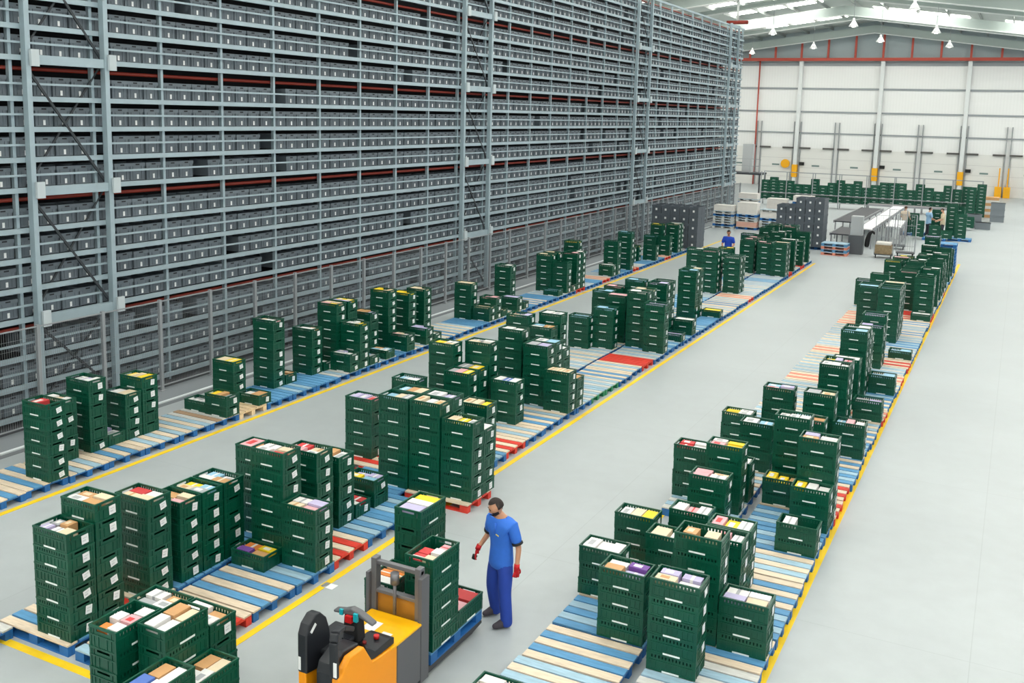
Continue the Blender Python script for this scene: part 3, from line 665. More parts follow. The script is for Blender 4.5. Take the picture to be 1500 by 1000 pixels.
if crest.v:
    o = crest.build('crate', [GREEN, STRIP, WHITE, INK])
    tag(o, 'remaining green crates, the mostly hidden and distant ones of all rows', 'crate', None, 'stuff')

# ---------------------------------------------------------------- pallets under the loads, loose bits
pallet('bb', -7.26, 6.35, 0, 0, 'blue pallet under the crates at the bottom left corner, nearer one', True, 'pallets under the near crates')
pallet('bb', -7.26, 7.17, 0, 0, 'blue pallet under the crates at the bottom left corner, farther one', True, 'pallets under the near crates')
pallet('o', -10.86, 6.76, 0, 0.02, 'dark weathered pallet at the left edge before the middle row', True)
tag(MB().box((-7.81, 10.11, 0.003), (0.2, 0.14, 0.002)).build('paper_sheet', WHITE), 'white sheet of paper lying on the floor beside the yellow line', 'paper')

# ---------------------------------------------------------------- pallet truck with its load
tr = thing('pallet_truck', 'yellow and grey ride-on pallet truck carrying green crates', 'truck', (-5.8, 8.2, 0))
def T(m, name, mats, parent=tr):
    o = m.build(name, mats, parent); o.location = (5.8, -8.2, 0) if parent is tr else (0, 0, 0); return o
o = T(MB().prism([(7.2, 0.09), (8.24, 0.09), (8.24, 0.755), (7.9, 0.775), (7.79, 0.79), (7.64, 1.02), (7.4, 1.03), (7.3, 0.95), (7.27, 0.9), (7.2, 0.88)], -5.54, -5.46, 0, 'X'), 'side_body', ORA); bevel(o, 0.02, 3)
o = T(MB().prism([(7.215, 0.09), (8.23, 0.09), (8.23, 0.74), (7.9, 0.76), (7.79, 0.8), (7.66, 1.03), (7.4, 1.07), (7.25, 1.0), (7.215, 0.9)], -5.74, -5.545, 0, 'X'), 'inner_body', BLACK); bevel(o, 0.02, 3)
m = MB().bx(-6.12, -5.78, 8.02, 8.24, 0.09, 0.74); m.bx(-6.13, -5.455, 8.24, 8.7, 0.09, 0.735, 1); m.bx(-6.135, -5.45, 8.12, 8.72, 0.735, 0.765, 0)
o = T(m, 'battery_body', [YEL, GREYP]); bevel(o, 0.008, 2)
T(MB().bx(-5.98, -5.82, 8.3, 8.5, 0.766, 0.768).bx(-5.72, -5.6, 8.28, 8.36, 0.766, 0.768), 'instruction_label', WHITE)
o = T(MB().bx(-6.1, -5.75, 7.52, 8.01, 0.09, 0.9).bx(-6.12, -5.745, 7.48, 8.03, 0.9, 0.95), 'motor_cover', BLACK); bevel(o, 0.02, 3)
o = T(MB().prism([(7.76, 0.80), (7.84, 0.785), (8.2, 0.775), (8.2, 0.85), (8.12, 0.87), (7.86, 0.86), (7.7, 0.98), (7.66, 1.03)], -5.77, -5.475, 0, 'X'), 'control_console', BLACK); bevel(o, 0.012, 2)
cons = o
MB().tube((-5.6, 8.05, 0.875), (-5.6, 8.05, 0.91), 0.03).build('stop_button', RED, cons)
MB().tube((-5.66, 7.92, 0.86), (-5.66, 7.92, 0.885), 0.022).build('key_switch', mat('dark_red', (120, 24, 24), 0.5), cons)
m = MB()
pts = [(-5.5, 7.2, 0.9), (-5.5, 7.19, 1.28), (-5.51, 7.22, 1.36), (-5.54, 7.36, 1.34), (-5.6, 7.6, 1.2)]
for a, c in zip(pts[:-1], pts[1:]): m.bar(a, c, 0.09, 0.05)
o = T(m, 'grab_rail', BLACK); bevel(o, 0.015, 2)
T(MB().bx(-5.49, -5.452, 7.165, 7.172, 0.93, 1.08), 'rail_sticker', WHITE)
o = T(MB().prism([(-5.9, 0.88), (-5.7, 0.88), (-5.725, 1.16), (-5.88, 1.16)], 7.86, 8.0, 0, 'Y'), 'steering_column', BLACK2); bevel(o, 0.015, 2)
hd = T(MB().prism([(-6.02, 1.175), (-5.9, 1.2), (-5.8, 1.24), (-5.7, 1.22), (-5.52, 1.14), (-5.52, 1.11), (-5.7, 1.17), (-5.9, 1.155), (-6.02, 1.145)], 7.86, 7.95, 0, 'Y'), 'handlebar', GREYP); bevel(hd, 0.015, 2)
MB().bx(-5.84, -5.76, 7.82, 7.86, 1.1, 1.17).build('horn_button', RED, hd)
MB().bx(-5.745, -5.7, 7.835, 7.87, 1.12, 1.21).bx(-5.93, -5.89, 7.845, 7.87, 1.15, 1.21).build('rocker_switch', TEAL, hd)
# mast
o = T(MB().bx(-6.16, -6.09, 8.74, 8.84, 0.04, 1.37).bx(-5.57, -5.5, 8.74, 8.84, 0.04, 1.37).bx(-6.16, -5.5, 8.76, 8.82, 1.29, 1.34).bx(-6.16, -5.5, 8.75, 8.83, 0.96, 1.0), 'mast', STEEL); bevel(o, 0.006, 2)
T(MB().bx(-6.09, -5.57, 8.78, 8.785, 0.7, 0.98), 'guard_sheet', AMBER)
T(MB().tube((-5.82, 8.72, 0.78), (-5.82, 8.72, 1.18), 0.02).tube((-5.82, 8.72, 1.14), (-5.82, 8.72, 1.27), 0.05), 'lift_cylinder', STEEL)
T(MB().bx(-5.5, -5.45, 8.7, 8.86, 0.05, 1.28), 'mast_cheek', GREYP)
T(MB().bx(-6.2, -6.16, 8.7, 8.86, 0.05, 1.2), 'mast_cheek', GREYP)
FORKM = mat('fork_dark', (62, 62, 64), 0.5)
for x in (-6.3, -5.57):
    fk = T(MB().prism([(8.86, 0.06), (8.86, 0.135), (10.1, 0.14), (10.16, 0.11), (10.16, 0.08), (9.9, 0.05), (9.4, 0.06)], x - 0.09, x + 0.09, 0, 'X'), 'fork', FORKM)
    MB().tube((x - 0.05, 9.98, 0.045), (x + 0.05, 9.98, 0.045), 0.043, n=14).build('fork_wheel', BLACK2, fk)
o = T(MB().bx(-6.12, -5.76, 7.12, 7.64, 0.07, 0.12), 'platform', BLACK2)
for x in (-6.0, -5.58): T(MB().tube((x - 0.04, 8.0, 0.09), (x + 0.04, 8.0, 0.09), 0.09, n=16), 'drive_wheel', BLACK2)
pl = T(MB().bx(-6.0, -5.9, 7.26, 7.66, 0.06, 0.8), 'backrest_panel', ORA); bevel(pl, 0.015, 2)
m = MB().prism([(7.255, 0.79), (7.255, 1.2), (7.3, 1.3), (7.4, 1.37), (7.48, 1.36), (7.58, 1.26), (7.63, 1.12), (7.665, 0.9), (7.665, 0.85), (7.45, 0.76)], -6.005, -5.885, 0, 'X')
pb = m.build('backrest_pad', BLACK, pl); bevel(pb, 0.02, 3)
MB().box((-5.883, 7.36, 1.24), (0.006, 0.1, 0.035), 0, Matrix.Rotation(0.7, 3, 'X')).bx(-5.99, -5.96, 7.252, 7.256, 0.82, 0.96).build('reflective_sticker', WHITE, pb)
# load pallet (1200 x 940, long side along the forks)
o = pallet('bb', -5.935, 9.53, 0.1445, PI / 2, 'bright blue pallet lifted on the forks of the pallet truck', True, 'pallets under the near crates')
o.scale = (1.0, 1.18, 1.0)

# ---------------------------------------------------------------- people
def evaluated(me_obj):
    dg = bpy.context.evaluated_depsgraph_get(); dg.update()
    me = bpy.data.meshes.new_from_object(me_obj.evaluated_get(dg))
    bpy.data.objects.remove(me_obj, do_unlink=True)
    return me
def skin(chains, sub=2, root=0):
    # chains: list of lists of (key, (x,y,z), (rx,ry)); equal keys are the same joint
    idx = {}; vs = []; rs = []; es = []
    for ch in chains:
        prev = None
        for key, p, r in ch:
            if key not in idx:
                idx[key] = len(vs); vs.append(p); rs.append(r if isinstance(r, tuple) else (r, r))
            i = idx[key]
            if prev is not None: es.append((prev, i))
            prev = i
    me = bpy.data.meshes.new('sk'); me.from_pydata(vs, es, [])
    ob = bpy.data.objects.new('sk', me); COL.objects.link(ob)
    md = ob.modifiers.new('s', 'SKIN'); md.use_smooth_shade = True
    sv = me.skin_vertices[0].data
    for i, r in enumerate(rs):
        sv[i].radius = r; sv[i].use_root = (i == root)
    if sub:
        ss = ob.modifiers.new('u', 'SUBSURF'); ss.levels = sub; ss.render_levels = sub
    return evaluated(ob)
def join(meshes, vox=None):
    bm = bmesh.new()
    for me in meshes: bm.from_mesh(me)
    out = bpy.data.meshes.new('j'); bm.to_mesh(out); bm.free()
    if vox:
        ob = bpy.data.objects.new('j', out); COL.objects.link(ob)
        r = ob.modifiers.new('r', 'REMESH'); r.mode = 'VOXEL'; r.voxel_size = vox; r.use_smooth_shade = True
        sm = ob.modifiers.new('m', 'SMOOTH'); sm.iterations = 3; sm.factor = 0.4
        out = evaluated(ob)
        bm = bmesh.new(); bm.from_mesh(out); seen = set(); isl = []
        for v in bm.verts:
            if v in seen: continue
            st = [v]; seen.add(v); q = []
            while st:
                a = st.pop(); q.append(a)
                for e in a.link_edges:
                    b_ = e.other_vert(a)
                    if b_ not in seen: seen.add(b_); st.append(b_)
            isl.append(q)
        big = max(len(q) for q in isl)
        for q in isl:
            if len(q) < big: bmesh.ops.delete(bm, geom=q, context='VERTS')
        bm.to_mesh(out); bm.free()
    out.polygons.foreach_set('use_smooth', [True] * len(out.polygons))
    return out
def sphere(fn, nu=28, nv=20, keep=None):
    vs = []; fs = []
    for j in range(nv + 1):
        th = PI * j / nv
        for i in range(nu):
            ph = 2 * PI * i / nu
            vs.append(fn(Vector((math.sin(th) * math.cos(ph), math.sin(th) * math.sin(ph), math.cos(th)))))
    for j in range(nv):
        for i in range(nu):
            q = (j * nu + i, (j + 1) * nu + i, (j + 1) * nu + (i + 1) % nu, j * nu + (i + 1) % nu)
            fs.append(q)
    me = bpy.data.meshes.new('sp'); me.from_pydata([tuple(v) for v in vs], [], fs)
    bm = bmesh.new(); bm.from_mesh(me)
    bmesh.ops.remove_doubles(bm, verts=bm.verts, dist=1e-5)
    if keep:
        bmesh.ops.delete(bm, geom=[v for v in bm.verts if not keep(v.co)], context='VERTS')
    bm.to_mesh(me); bm.free(); me.update()
    return me
def headshape(d, k=1.0):
    # d unit vector, face toward -Y
    x, y, z = d
    w = 0.074; h = 0.112; dp = 0.093
    jaw = 1.0
    if z < -0.1: jaw = 1.0 - 0.34 * min(1, (-z - 0.1) / 0.9)
    p = Vector((x * w * jaw, y * dp * (1 - 0.10 * max(0, -z) * (1 if y > 0 else 0.2)), z * h))
    if z < -0.25 and y > 0: p.y *= 0.75
    if y < 0:
        g = math.exp(-((x / 0.16) ** 2) - (((z + 0.18) / 0.2) ** 2)); p.y -= 0.026 * g            # nose
        g = math.exp(-(((abs(x) - 0.42) / 0.16) ** 2) - (((z - 0.06) / 0.12) ** 2)); p.y += 0.010 * g   # eye sockets
        g = math.exp(-((x / 0.5) ** 2) - (((z - 0.24) / 0.12) ** 2)); p.y -= 0.005 * g             # brow
        g = math.exp(-((x / 0.28) ** 2) - (((z + 0.5) / 0.09) ** 2)); p.y -= 0.007 * g             # lips
        g = math.exp(-((x / 0.3) ** 2) - (((z + 0.85) / 0.16) ** 2)); p.y -= 0.012 * g             # chin
    g = math.exp(-(((abs(x) - 0.98) / 0.12) ** 2) - ((z / 0.22) ** 2) - (((y - 0.1) / 0.18) ** 2)); p.x += 0.016 * g * (1 if x > 0 else -1)  # ears
    return p * k
def xform(me, M): me.transform(M); return me
def hand(side, wrist, direc, palm_n, curl=0.6, r=0.0098):
    """glove: palm plus five bent fingers; side +1 left, -1 right; wrist to finger direction direc; palm_n points out of the palm"""
    dz = Vector(direc).normalized(); n = Vector(palm_n); n = (n - dz * n.dot(dz)).normalized(); a = dz.cross(n)   # across
    if side < 0: a = -a
    W = Vector(wrist); P = lambda u, v, w: tuple(W + dz * u + a * v + n * w)
    ms = [skin([[('w', P(-0.02, 0, 0), (0.030, 0.024)), ('m', P(0.04, 0, 0), (0.040, 0.019)), ('k', P(0.085, 0, 0.003), (0.041, 0.016))]], 2)]
    for v, L in ((-0.030, 0.058), (-0.010, 0.074), (0.011, 0.080), (0.031, 0.070)):
        c1, c2 = curl * 0.75, curl * 1.6
        u1 = 0.088 + L * 0.45 * math.cos(c1 * 0.7); w1 = 0.003 + L * 0.45 * math.sin(c1 * 0.7)
        u2 = u1 + L * 0.32 * math.cos(c1 + c2 * 0.35); w2 = w1 + L * 0.32 * math.sin(c1 + c2 * 0.35)
        u3 = u2 + L * 0.26 * math.cos(c1 + c2 * 0.7); w3 = w2 + L * 0.26 * math.sin(c1 + c2 * 0.7)
        ms.append(skin([[(0, P(0.06, v * 0.9, 0), r * 1.1), (1, P(0.088, v, 0.003), r * 1.1), (2, P(u1, v * 1.1, w1), r), (3, P(u2, v * 1.1, w2), r * 0.95), (4, P(u3, v * 1.1, w3), r * 0.85)]], 1))
    ms.append(skin([[(0, P(0.012, 0.022, 0.004), 0.015), (1, P(0.04, 0.05, 0.016), 0.0125), (2, P(0.068, 0.058, 0.03), 0.011), (3, P(0.09, 0.056, 0.038), 0.0095)]], 1))
    return join(ms)
def person(loc, rz, label, P, skin_c, shirt_c, trouser_c, hair_c, glove_c=None, beard=True, detail=True, head_yaw=0.0, head_pitch=0.5):
    SK = mat('skin_%d_%d_%d' % skin_c, skin_c, 0.55)
    SH = mat('shirt_%d_%d_%d' % shirt_c, shirt_c, 0.75, noise=0.05, scale=14, bump=0.25)
    TRm = mat('trousers_%d_%d_%d' % trouser_c, trouser_c, 0.8, noise=0.07, scale=10, bump=0.35)
    HA = mat('hair_%d_%d_%d' % hair_c, hair_c, 0.7, noise=0.15, scale=60, bump=0.5)
    V = lambda k: Vector(P[k])
    # body: one continuous surface
    neck = V('neck'); hc = V('head')
    ch = [[('p', P['pelvis'], (0.125, 0.085)), ('s', P['waist'], (0.118, 0.08)), ('c', P['chest'], (0.13, 0.09)), ('u', P['upper'], (0.105, 0.075)), ('n', P['neck'], 0.054), ('h', tuple(neck.lerp(hc, 0.6)), 0.05)]]
    for s in ('R', 'L'):
        ch.append([('u', 0, 0), ('sh' + s, P['sh' + s], 0.055), ('el' + s, P['el' + s], 0.040), ('wr' + s, P['wr' + s], 0.028)])
        ch.append([('p', 0, 0), ('hp' + s, P['hip' + s], 0.085), ('kn' + s, P['kn' + s], 0.055), ('an' + s, P['an' + s], 0.042), ('ft' + s, P['ft' + s], 0.03)])
    body = skin(ch, 2)
    HM = Matrix.Translation(hc) @ Matrix.Rotation(head_yaw, 4, 'Z') @ Matrix.Rotation(head_pitch, 4, 'X')
    head = xform(sphere(headshape), HM)
    ms = [body, head]
    if not glove_c:
        for s, sg in (('R', -1), ('L', 1)):
            ms.append(hand(sg, P['wr' + s], V('wr' + s) - V('el' + s), P.get('palm' + s, (-sg, 0, 0))))
    bme = join(ms, 0.009); bme.name = 'person'; bme.materials.append(SK)
    o = put('person', bme, None, loc, rz); tag(o, label, 'person')
    def part(name, me, mt):
        me.materials.clear(); me.materials.append(mt); me.name = name
        me.polygons.foreach_set('use_smooth', [True] * len(me.polygons))
        return put(name, me, o)
    up = V('upper'); wa = V('waist'); cst = V('chest'); pe = V('pelvis')
    tor = [('hem', tuple(pe + Vector((0, 0, -0.19))), (0.192, 0.15)), ('hm', tuple(pe + Vector((0, 0, -0.05))), (0.19, 0.146)), ('b', tuple(wa), (0.166, 0.124)), ('c', tuple(cst), (0.182, 0.136)), ('u', tuple(up), (0.150, 0.112)), ('n', tuple(up.lerp(neck, 0.86)), 0.078)]
    chs = [tor]
    for s in ('R', 'L'):
        a, e = V('sh' + s), V('el' + s)
        chs.append([('u', 0, 0), ('sh' + s, tuple(a), 0.088), ('sl' + s, tuple(a.lerp(e, 0.38)), 0.077), ('sm' + s, tuple(a.lerp(e, 0.88)), 0.073)])
    part('shirt', skin(chs, 2), SH)
    tch = [[('p', tuple(pe + Vector((0, 0, 0.1))), (0.135, 0.1)), ('q', tuple(pe + Vector((0, 0, -0.06))), (0.145, 0.112))]]
    for s in ('R', 'L'):
        h, k, an = V('hip' + s), V('kn' + s), V('an' + s)
        tch.append([('q', 0, 0), ('h' + s, tuple(h + Vector((0, 0, -0.06))), 0.112), ('t' + s, tuple(h.lerp(k, 0.55)), 0.1), ('k' + s, tuple(k), 0.086), ('c' + s, tuple(k.lerp(an, 0.55)), 0.083), ('a' + s, tuple(an + Vector((0, 0, 0.02))), 0.08), ('b' + s, tuple(an + Vector((0, 0, -0.078))), 0.08)])
    part('trousers', skin(tch, 2), TRm)
    for s in ('R', 'L'):
        an, ft = V('an' + s), V('ft' + s); d = (ft - an); d.z = 0; d.normalize()
        q = lambda u, z: tuple(Vector((an.x, an.y, 0)) + d * u + Vector((0, 0, z)))
        part('shoe', skin([[(0, q(-0.055, 0.05), (0.04, 0.048)), (1, q(0.03, 0.052), (0.044, 0.05)), (2, q(0.12, 0.044), (0.047, 0.042)), (3, q(0.19, 0.036), (0.040, 0.034))], [(1, 0, 0), (5, q(-0.012, 0.12), 0.056)]], 2), mat('shoe_grey', (70, 64, 72), 0.7))
    hair = sphere(lambda d: headshape(d, 1.075) + Vector((0, 0.004, 0.006)), keep=lambda c: (c.z > 0.062 - (0.075 if c.y > 0.0 else 0) - (0.05 if c.y > 0.045 else 0)) and not (c.y < -0.055 and c.z < 0.06))
    part('hair', xform(hair, HM), HA)
    if beard:
        bd = sphere(lambda d: headshape(d, 1.02), keep=lambda c: c.y < 0.012 and c.z < -0.034 and not (abs(c.x) < 0.02 and -0.06 < c.z < -0.045))
        part('beard', xform(bd, HM), HA)
    if detail:
        eb = MB()
        for sx in (-0.031, 0.031):
            eb.box((sx, -0.0855, 0.008), (0.022, 0.008, 0.007)); eb.box((sx, -0.0905, 0.026), (0.034, 0.008, 0.008))
        part('eyes_and_brows', xform(eb.mesh('eyes', [HA]), HM), HA)
        col = []
        R = Matrix.Translation(up.lerp(neck, 0.72)) @ Matrix.Rotation(0.25, 4, 'X')
        tk = [(R @ Vector((0.072 * math.cos(t), 0.066 * math.sin(t), 0))) for t in [PI * 2 * i / 16 - PI / 2 for i in range(17)]]
        part('collar', skin([[(i if i < 16 else 0, tuple(p), (0.012, 0.02)) for i, p in enumerate(tk)]], 1), SH)
        for s in ('R', 'L'):
            a, e = V('sh' + s), V('el' + s)
            part('cuff', MB().tube(tuple(a.lerp(e, 0.74)), tuple(a.lerp(e, 0.83)), 0.0715, 0.0705, 16).mesh('cuff', [BLACK2]), BLACK2)
        part('chest_logo', MB().box((0.055, cst.y - 0.136, cst.z + 0.03), (0.05, 0.006, 0.014), 0, Matrix.Rotation(0.2, 3, 'Y')).mesh('logo', [WHITE]), mat('logo_yellow', (240, 220, 120), 0.6))
        part('placket', MB().box((0, cst.y - 0.122, up.z - 0.03), (0.028, 0.012, 0.13), 0, Matrix.Rotation(-0.12, 3, 'X')).mesh('pl', [SH]), SH)
    if glove_c:
        GL = mat('glove_red', glove_c, 0.6)
        for s, sg in (('R', -1), ('L', 1)):
            d = Vector(P.get('hd' + s) or (V('wr' + s) - V('el' + s)))
            g = part('glove', hand(sg, P['wr' + s], d, P.get('palm' + s, (-sg, 0, 0)), P.get('curl' + s, 0.5), 0.0108), GL)
            dn = d.normalized(); w0 = V('wr' + s)
            put('cuff_band', MB().tube(tuple(w0 - dn * 0.045), tuple(w0 + dn * 0.02), 0.035, 0.036, 14).mesh('cuff_band', [GL]), g)
            if s == 'R':
                tip = MB().tube(tuple(w0 + dn * 0.1), tuple(w0 + dn * 0.155), 0.034, 0.026, 12).mesh('palm_coating', [BLACK2]); put('palm_coating', tip, g)
    return o
POSE = dict(pelvis=(0, 0, 0.90), waist=(0, 0.005, 1.03), chest=(0.0, 0.0, 1.19), upper=(-0.005, 0.005, 1.32), neck=(-0.012, -0.01, 1.425), head=(-0.035, -0.075, 1.545),
            shR=(-0.178, 0.0, 1.335), elR=(-0.275, 0.045, 1.09), wrR=(-0.345, -0.07, 0.90), shL=(0.172, 0.01, 1.33), elL=(0.255, 0.05, 1.065), wrL=(0.275, 0.0, 0.83),
            hipR=(-0.085, 0, 0.85), knR=(-0.125, -0.02, 0.47), anR=(-0.17, 0.10, 0.085), ftR=(-0.22, -0.02, 0.05),
            hipL=(0.085, 0, 0.85), knL=(0.125, -0.05, 0.47), anL=(0.16, -0.04, 0.085), ftL=(0.09, -0.17, 0.05),
            hdR=(-0.12, -0.2, -0.55), hdL=(0.02, -0.06, -0.5), palmR=(0.6, 0.6, 0), palmL=(-0.8, 0.5, 0), curlR=0.45, curlL=0.75)
person((-5.36, 10.42, 0), -0.30, 'person in blue polo shirt and blue trousers with red gloves walking beside pallet truck', POSE, (205, 150, 118), (48, 112, 214), (36, 70, 168), (42, 32, 28), glove_c=(206, 24, 34), head_yaw=-0.55, head_pitch=0.42)
POSE2 = dict(POSE, head=(0, -0.05, 1.58), neck=(0, -0.005, 1.43), elR=(-0.25, -0.05, 1.08), wrR=(-0.2, -0.28, 1.0), elL=(0.25, -0.05, 1.08), wrL=(0.2, -0.28, 1.0), palmR=(0.3, 0, -1), palmL=(-0.3, 0, -1),
             anR=(-0.13, 0.02, 0.085), ftR=(-0.14, -0.11, 0.05), anL=(0.13, 0.02, 0.085), ftL=(0.14, -0.11, 0.05), knR=(-0.11, -0.03, 0.47), knL=(0.11, -0.03, 0.47))
person((-10.78, 41.4, 0), 0.1, 'person in bright blue shirt standing behind far crates of the middle row', POSE2, (190, 132, 104), (24, 72, 190), (30, 50, 120), (50, 38, 32), beard=False, detail=False)
person((-4.35, 60.2, 0), 2.2, 'person in pale blue shirt and dark hair behind the far right crates', POSE2, (205, 160, 130), (150, 190, 224), (50, 54, 66), (40, 30, 26), beard=False, detail=False, head_pitch=0.2)
person((-3.6, 60.0, 0), -1.4, 'person in cream top leaning among the far right crates', POSE2, (215, 168, 140), (222, 206, 176), (60, 60, 70), (60, 44, 36), beard=False, detail=False, head_pitch=0.6)
person((-5.6, 60.05, 0), 2.9, 'person with brown hair and light top beside the white conveyor', POSE2, (205, 160, 130), (206, 190, 170), (60, 60, 66), (72, 48, 36), beard=False, detail=False, head_pitch=0.5)

# ---------------------------------------------------------------- far end of the hall
# blocks of stacked grey totes
BT = mat('block_tote', (84, 92, 100), 0.5, rand=0.08)
bt = MB()
bt.bx(-0.29, 0.29, -0.22, 0.22, 0, 0.30); bt.bx(-0.3, 0.3, -0.23, 0.23, 0.30, 0.325); bt.bx(-0.3, 0.3, -0.23, -0.21, 0.325, 0.40); bt.bx(-0.3, 0.3, 0.21, 0.23, 0.325, 0.40)
bt.bx(-0.3, -0.28, -0.21, 0.21, 0.325, 0.40); bt.bx(0.28, 0.3, -0.21, 0.21, 0.325, 0.40); bt.bx(-0.26, 0.26, -0.2, 0.2, 0.3, 0.34)
for x in (-0.15, -0.08, 0.08, 0.15): bt.bx(-0.298, 0.298, x - 0.008, x + 0.008, 0.02, 0.3)
BT_ME = bt.mesh('stacked_tote', [BT])
BC_ME = MB().bx(-0.3035, -0.3005, -0.045, 0.045, 0.15, 0.25).mesh('paper_label', [WHITE])
def totes(nx, ny, nz, x0, y0, z0, words, rows, skip=lambda i, j, k: False):
    for k in range(nz):
        for j in range(ny):
            for i in range(nx):
                if skip(i, j, k): continue
                if 0 < j < ny - 1 and 0 < i < nx - 1 and k < nz - 1: pass
                o = put('stacked_tote', BT_ME, None, (x0 + 0.23 + i * 0.465, y0 + 0.3 + j * 0.605, z0 + 0.4005 * k), PI / 2)
                tag(o, 'dark grey tote in %s, %s layer up, %s from left, %s row back' % (words, nth(k + 1), nth(i + 1), nth(j + 1)), 'tote', 'dark grey stacked totes')
                if j == 0: put('paper_label', BC_ME, o).rotation_euler.z = 0
pallet('b', -15.1, 46.1, 0, 0, 'blue pallet under the fence-side block of dark totes', False)
pallet('b', -14.07, 46.32, 0, PI / 2, 'blue pallet under the right end of the fence-side tote block', False)
totes(5, 2, 5, -15.75, 45.72, 0.145, 'the fence-side block', 5)
pallet('bb', -9.95, 50.9, 0, 0, 'blue pallet under the left part of the centre tote block', False)
pallet('bb', -8.74, 50.9, 0, 0, 'blue pallet under the right part of the centre tote block', False)
totes(5, 2, 6, -10.75, 50.35, 0.145, 'the centre block', 6, lambda i, j, k: k == 5 and i < 2)
# stacks of empty pallets and wrapped white goods
WG = mat('wrapped_white', (228, 224, 218), 0.4, noise=0.05, scale=6); WP = mat('wrapped_pink', (226, 176, 158), 0.45)
def wrapped(x, y, lay, words):
    z = 0
    for i, c in enumerate(lay):
        if c in VAR:
            pallet(c, x, y, z, prng.uniform(-0.02, 0.02), '%s, %s layer, %s' % (VAR[c][2], nth(i + 1), words), False, 'stacked pallets at the far end'); z += 0.1445
        else:
            h = 0.34 if c == 'W' else 0.3
            o = MB().bx(-0.57, 0.57, -0.38, 0.38, 0, h).bx(-0.575, 0.575, -0.385, 0.385, h * 0.45, h * 0.5).build('wrapped_load', WG if c == 'W' else WP, None, (x, y, z + 0.0005)); bevel(o, 0.005, 1)
            tag(o, '%s wrapped load, %s layer, %s' % ('white' if c == 'W' else 'pale pink', nth(i + 1), words), 'load', 'wrapped loads at the far end'); z += h + 0.001
wrapped(-15.2, 57.2, ['ws', 'bg', 'ws', 'ws', 'ws', 'bg', 'ws', 'W'], 'leftmost white stack beyond fence-side totes')
wrapped(-13.9, 57.5, ['o', 'P', 'ws', 'ws', 'bb', 'W', 'W'], 'second white stack beyond fence-side totes')
wrapped(-12.6, 57.8, ['bg', 'ws', 'ws', 'ws', 'bx', 'W', 'ws'], 'third white stack beyond fence-side totes')
wrapped(-11.35, 57.6, ['bg', 'W', 'P', 'ws', 'ws', 'bg'], 'fourth white stack beyond fence-side totes')
wrapped(-14.6, 60.4, ['bg', 'W', 'W', 'ws', 'bg', 'ws', 'bg', 'ws', 'W'], 'back white stack behind the second')
wrapped(-12.9, 60.6, ['bg', 'W', 'W', 'ws', 'W', 'W'], 'back white stack behind the third')
wrapped(-11.4, 60.8, ['bg', 'W', 'ws', 'ws', 'W', 'bg', 'ws', 'bg', 'W'], 'back white stack behind the fourth')
wrapped(-7.6, 49.2, ['pk', 'lb', 'pk', 'lb'], 'low stack before the conveyor')
wrapped(-2.72, 46.2, ['bb'] * 9, 'upright blue pallet stack ending the right-hand row')
# grey cabinets with a strap
t = thing('control_cabinet', 'pale grey control cabinet on a dark base beside the conveyor', 'cabinet', (-6.8, 50.2, 0))
o = MB().bx(-0.33, 0.33, -0.3, 0.3, 0, 0.92).build('base', mat('cabinet_dark', (86, 90, 94), 0.5), t); bevel(o, 0.01)
o = MB().bx(-0.27, 0.27, -0.25, 0.25, 0.92, 1.85).build('cabinet_body', mat('cabinet_grey', (176, 180, 182), 0.5), t); bevel(o, 0.01)
MB().bx(-0.24, 0.24, -0.258, -0.25, 0.96, 1.8).build('cabinet_door', mat('cabinet_grey', (176, 180, 182), 0.5), t)
tag(skin_o := put('hanging_jacket', skin([[(0, (-6.3, 50.15, 0.35), (0.08, 0.12)), (1, (-6.27, 50.15, 0.75), (0.11, 0.13)), (2, (-6.2, 50.15, 1.05), (0.1, 0.1)), (3, (-6.05, 50.1, 1.15), 0.07), (4, (-5.95, 50.1, 1.02), 0.05)]], 2)), 'black jacket hanging on the right side of the dark cabinet', 'jacket')
skin_o.data.materials.append(BLACK2)
# conveyors
CB = mat('belt_black', (58, 60, 66), 0.6); CWm = mat('belt_white', (240, 240, 242), 0.5); CF = mat('conveyor_frame', (150, 152, 156), 0.5)
def conveyor(x0, y0, x1, y1, w, z, m, label):
    t = thing('conveyor', label, 'conveyor', (0, 0, 0))
    d = Vector((x1 - x0, y1 - y0, 0)); n = Vector((-d.y, d.x, 0)).normalized() * w / 2
    MB().bar((x0, y0, z), (x1, y1, z), w, 0.06).build('belt', m, t)
    q = MB()
    for s in (-1, 1): q.bar(Vector((x0, y0, z)) + n * s * 1.06, Vector((x1, y1, z)) + n * s * 1.06, 0.05, 0.14)
    q.build('side_frame', CF, t)
    k = max(2, int(d.length / 2.2))
    for i in range(k + 1):
        p = Vector((x0, y0, 0)).lerp(Vector((x1, y1, 0)), i / k)
        for s in (-1, 1): MB().bar(p + n * s * 0.9, p + n * s * 0.9 + Vector((0, 0, z - 0.03)), 0.06).build('leg', CF, t)
    return t
conveyor(-7.75, 51.4, -7.75, 55.0, 0.95, 0.75, CB, 'short black belt conveyor behind the low pallet stack')
conveyor(-8.2, 56.0, -8.1, 66.0, 1.2, 0.95, CB, 'long black belt conveyor running toward the green shelving')
conveyor(-6.72, 52.5, -6.72, 68.0, 0.7, 1.0, CWm, 'long white belt conveyor beside the control cabinet')
conveyor(-5.6, 54.6, -5.75, 58.6, 0.75, 1.0, CWm, 'second white belt conveyor right of the first')
conveyor(-8.8, 69.2, -3.0, 69.2, 0.6, 0.95, mat('belt_cream', (214, 206, 196), 0.5), 'cream cross conveyor in front of the green shelving')
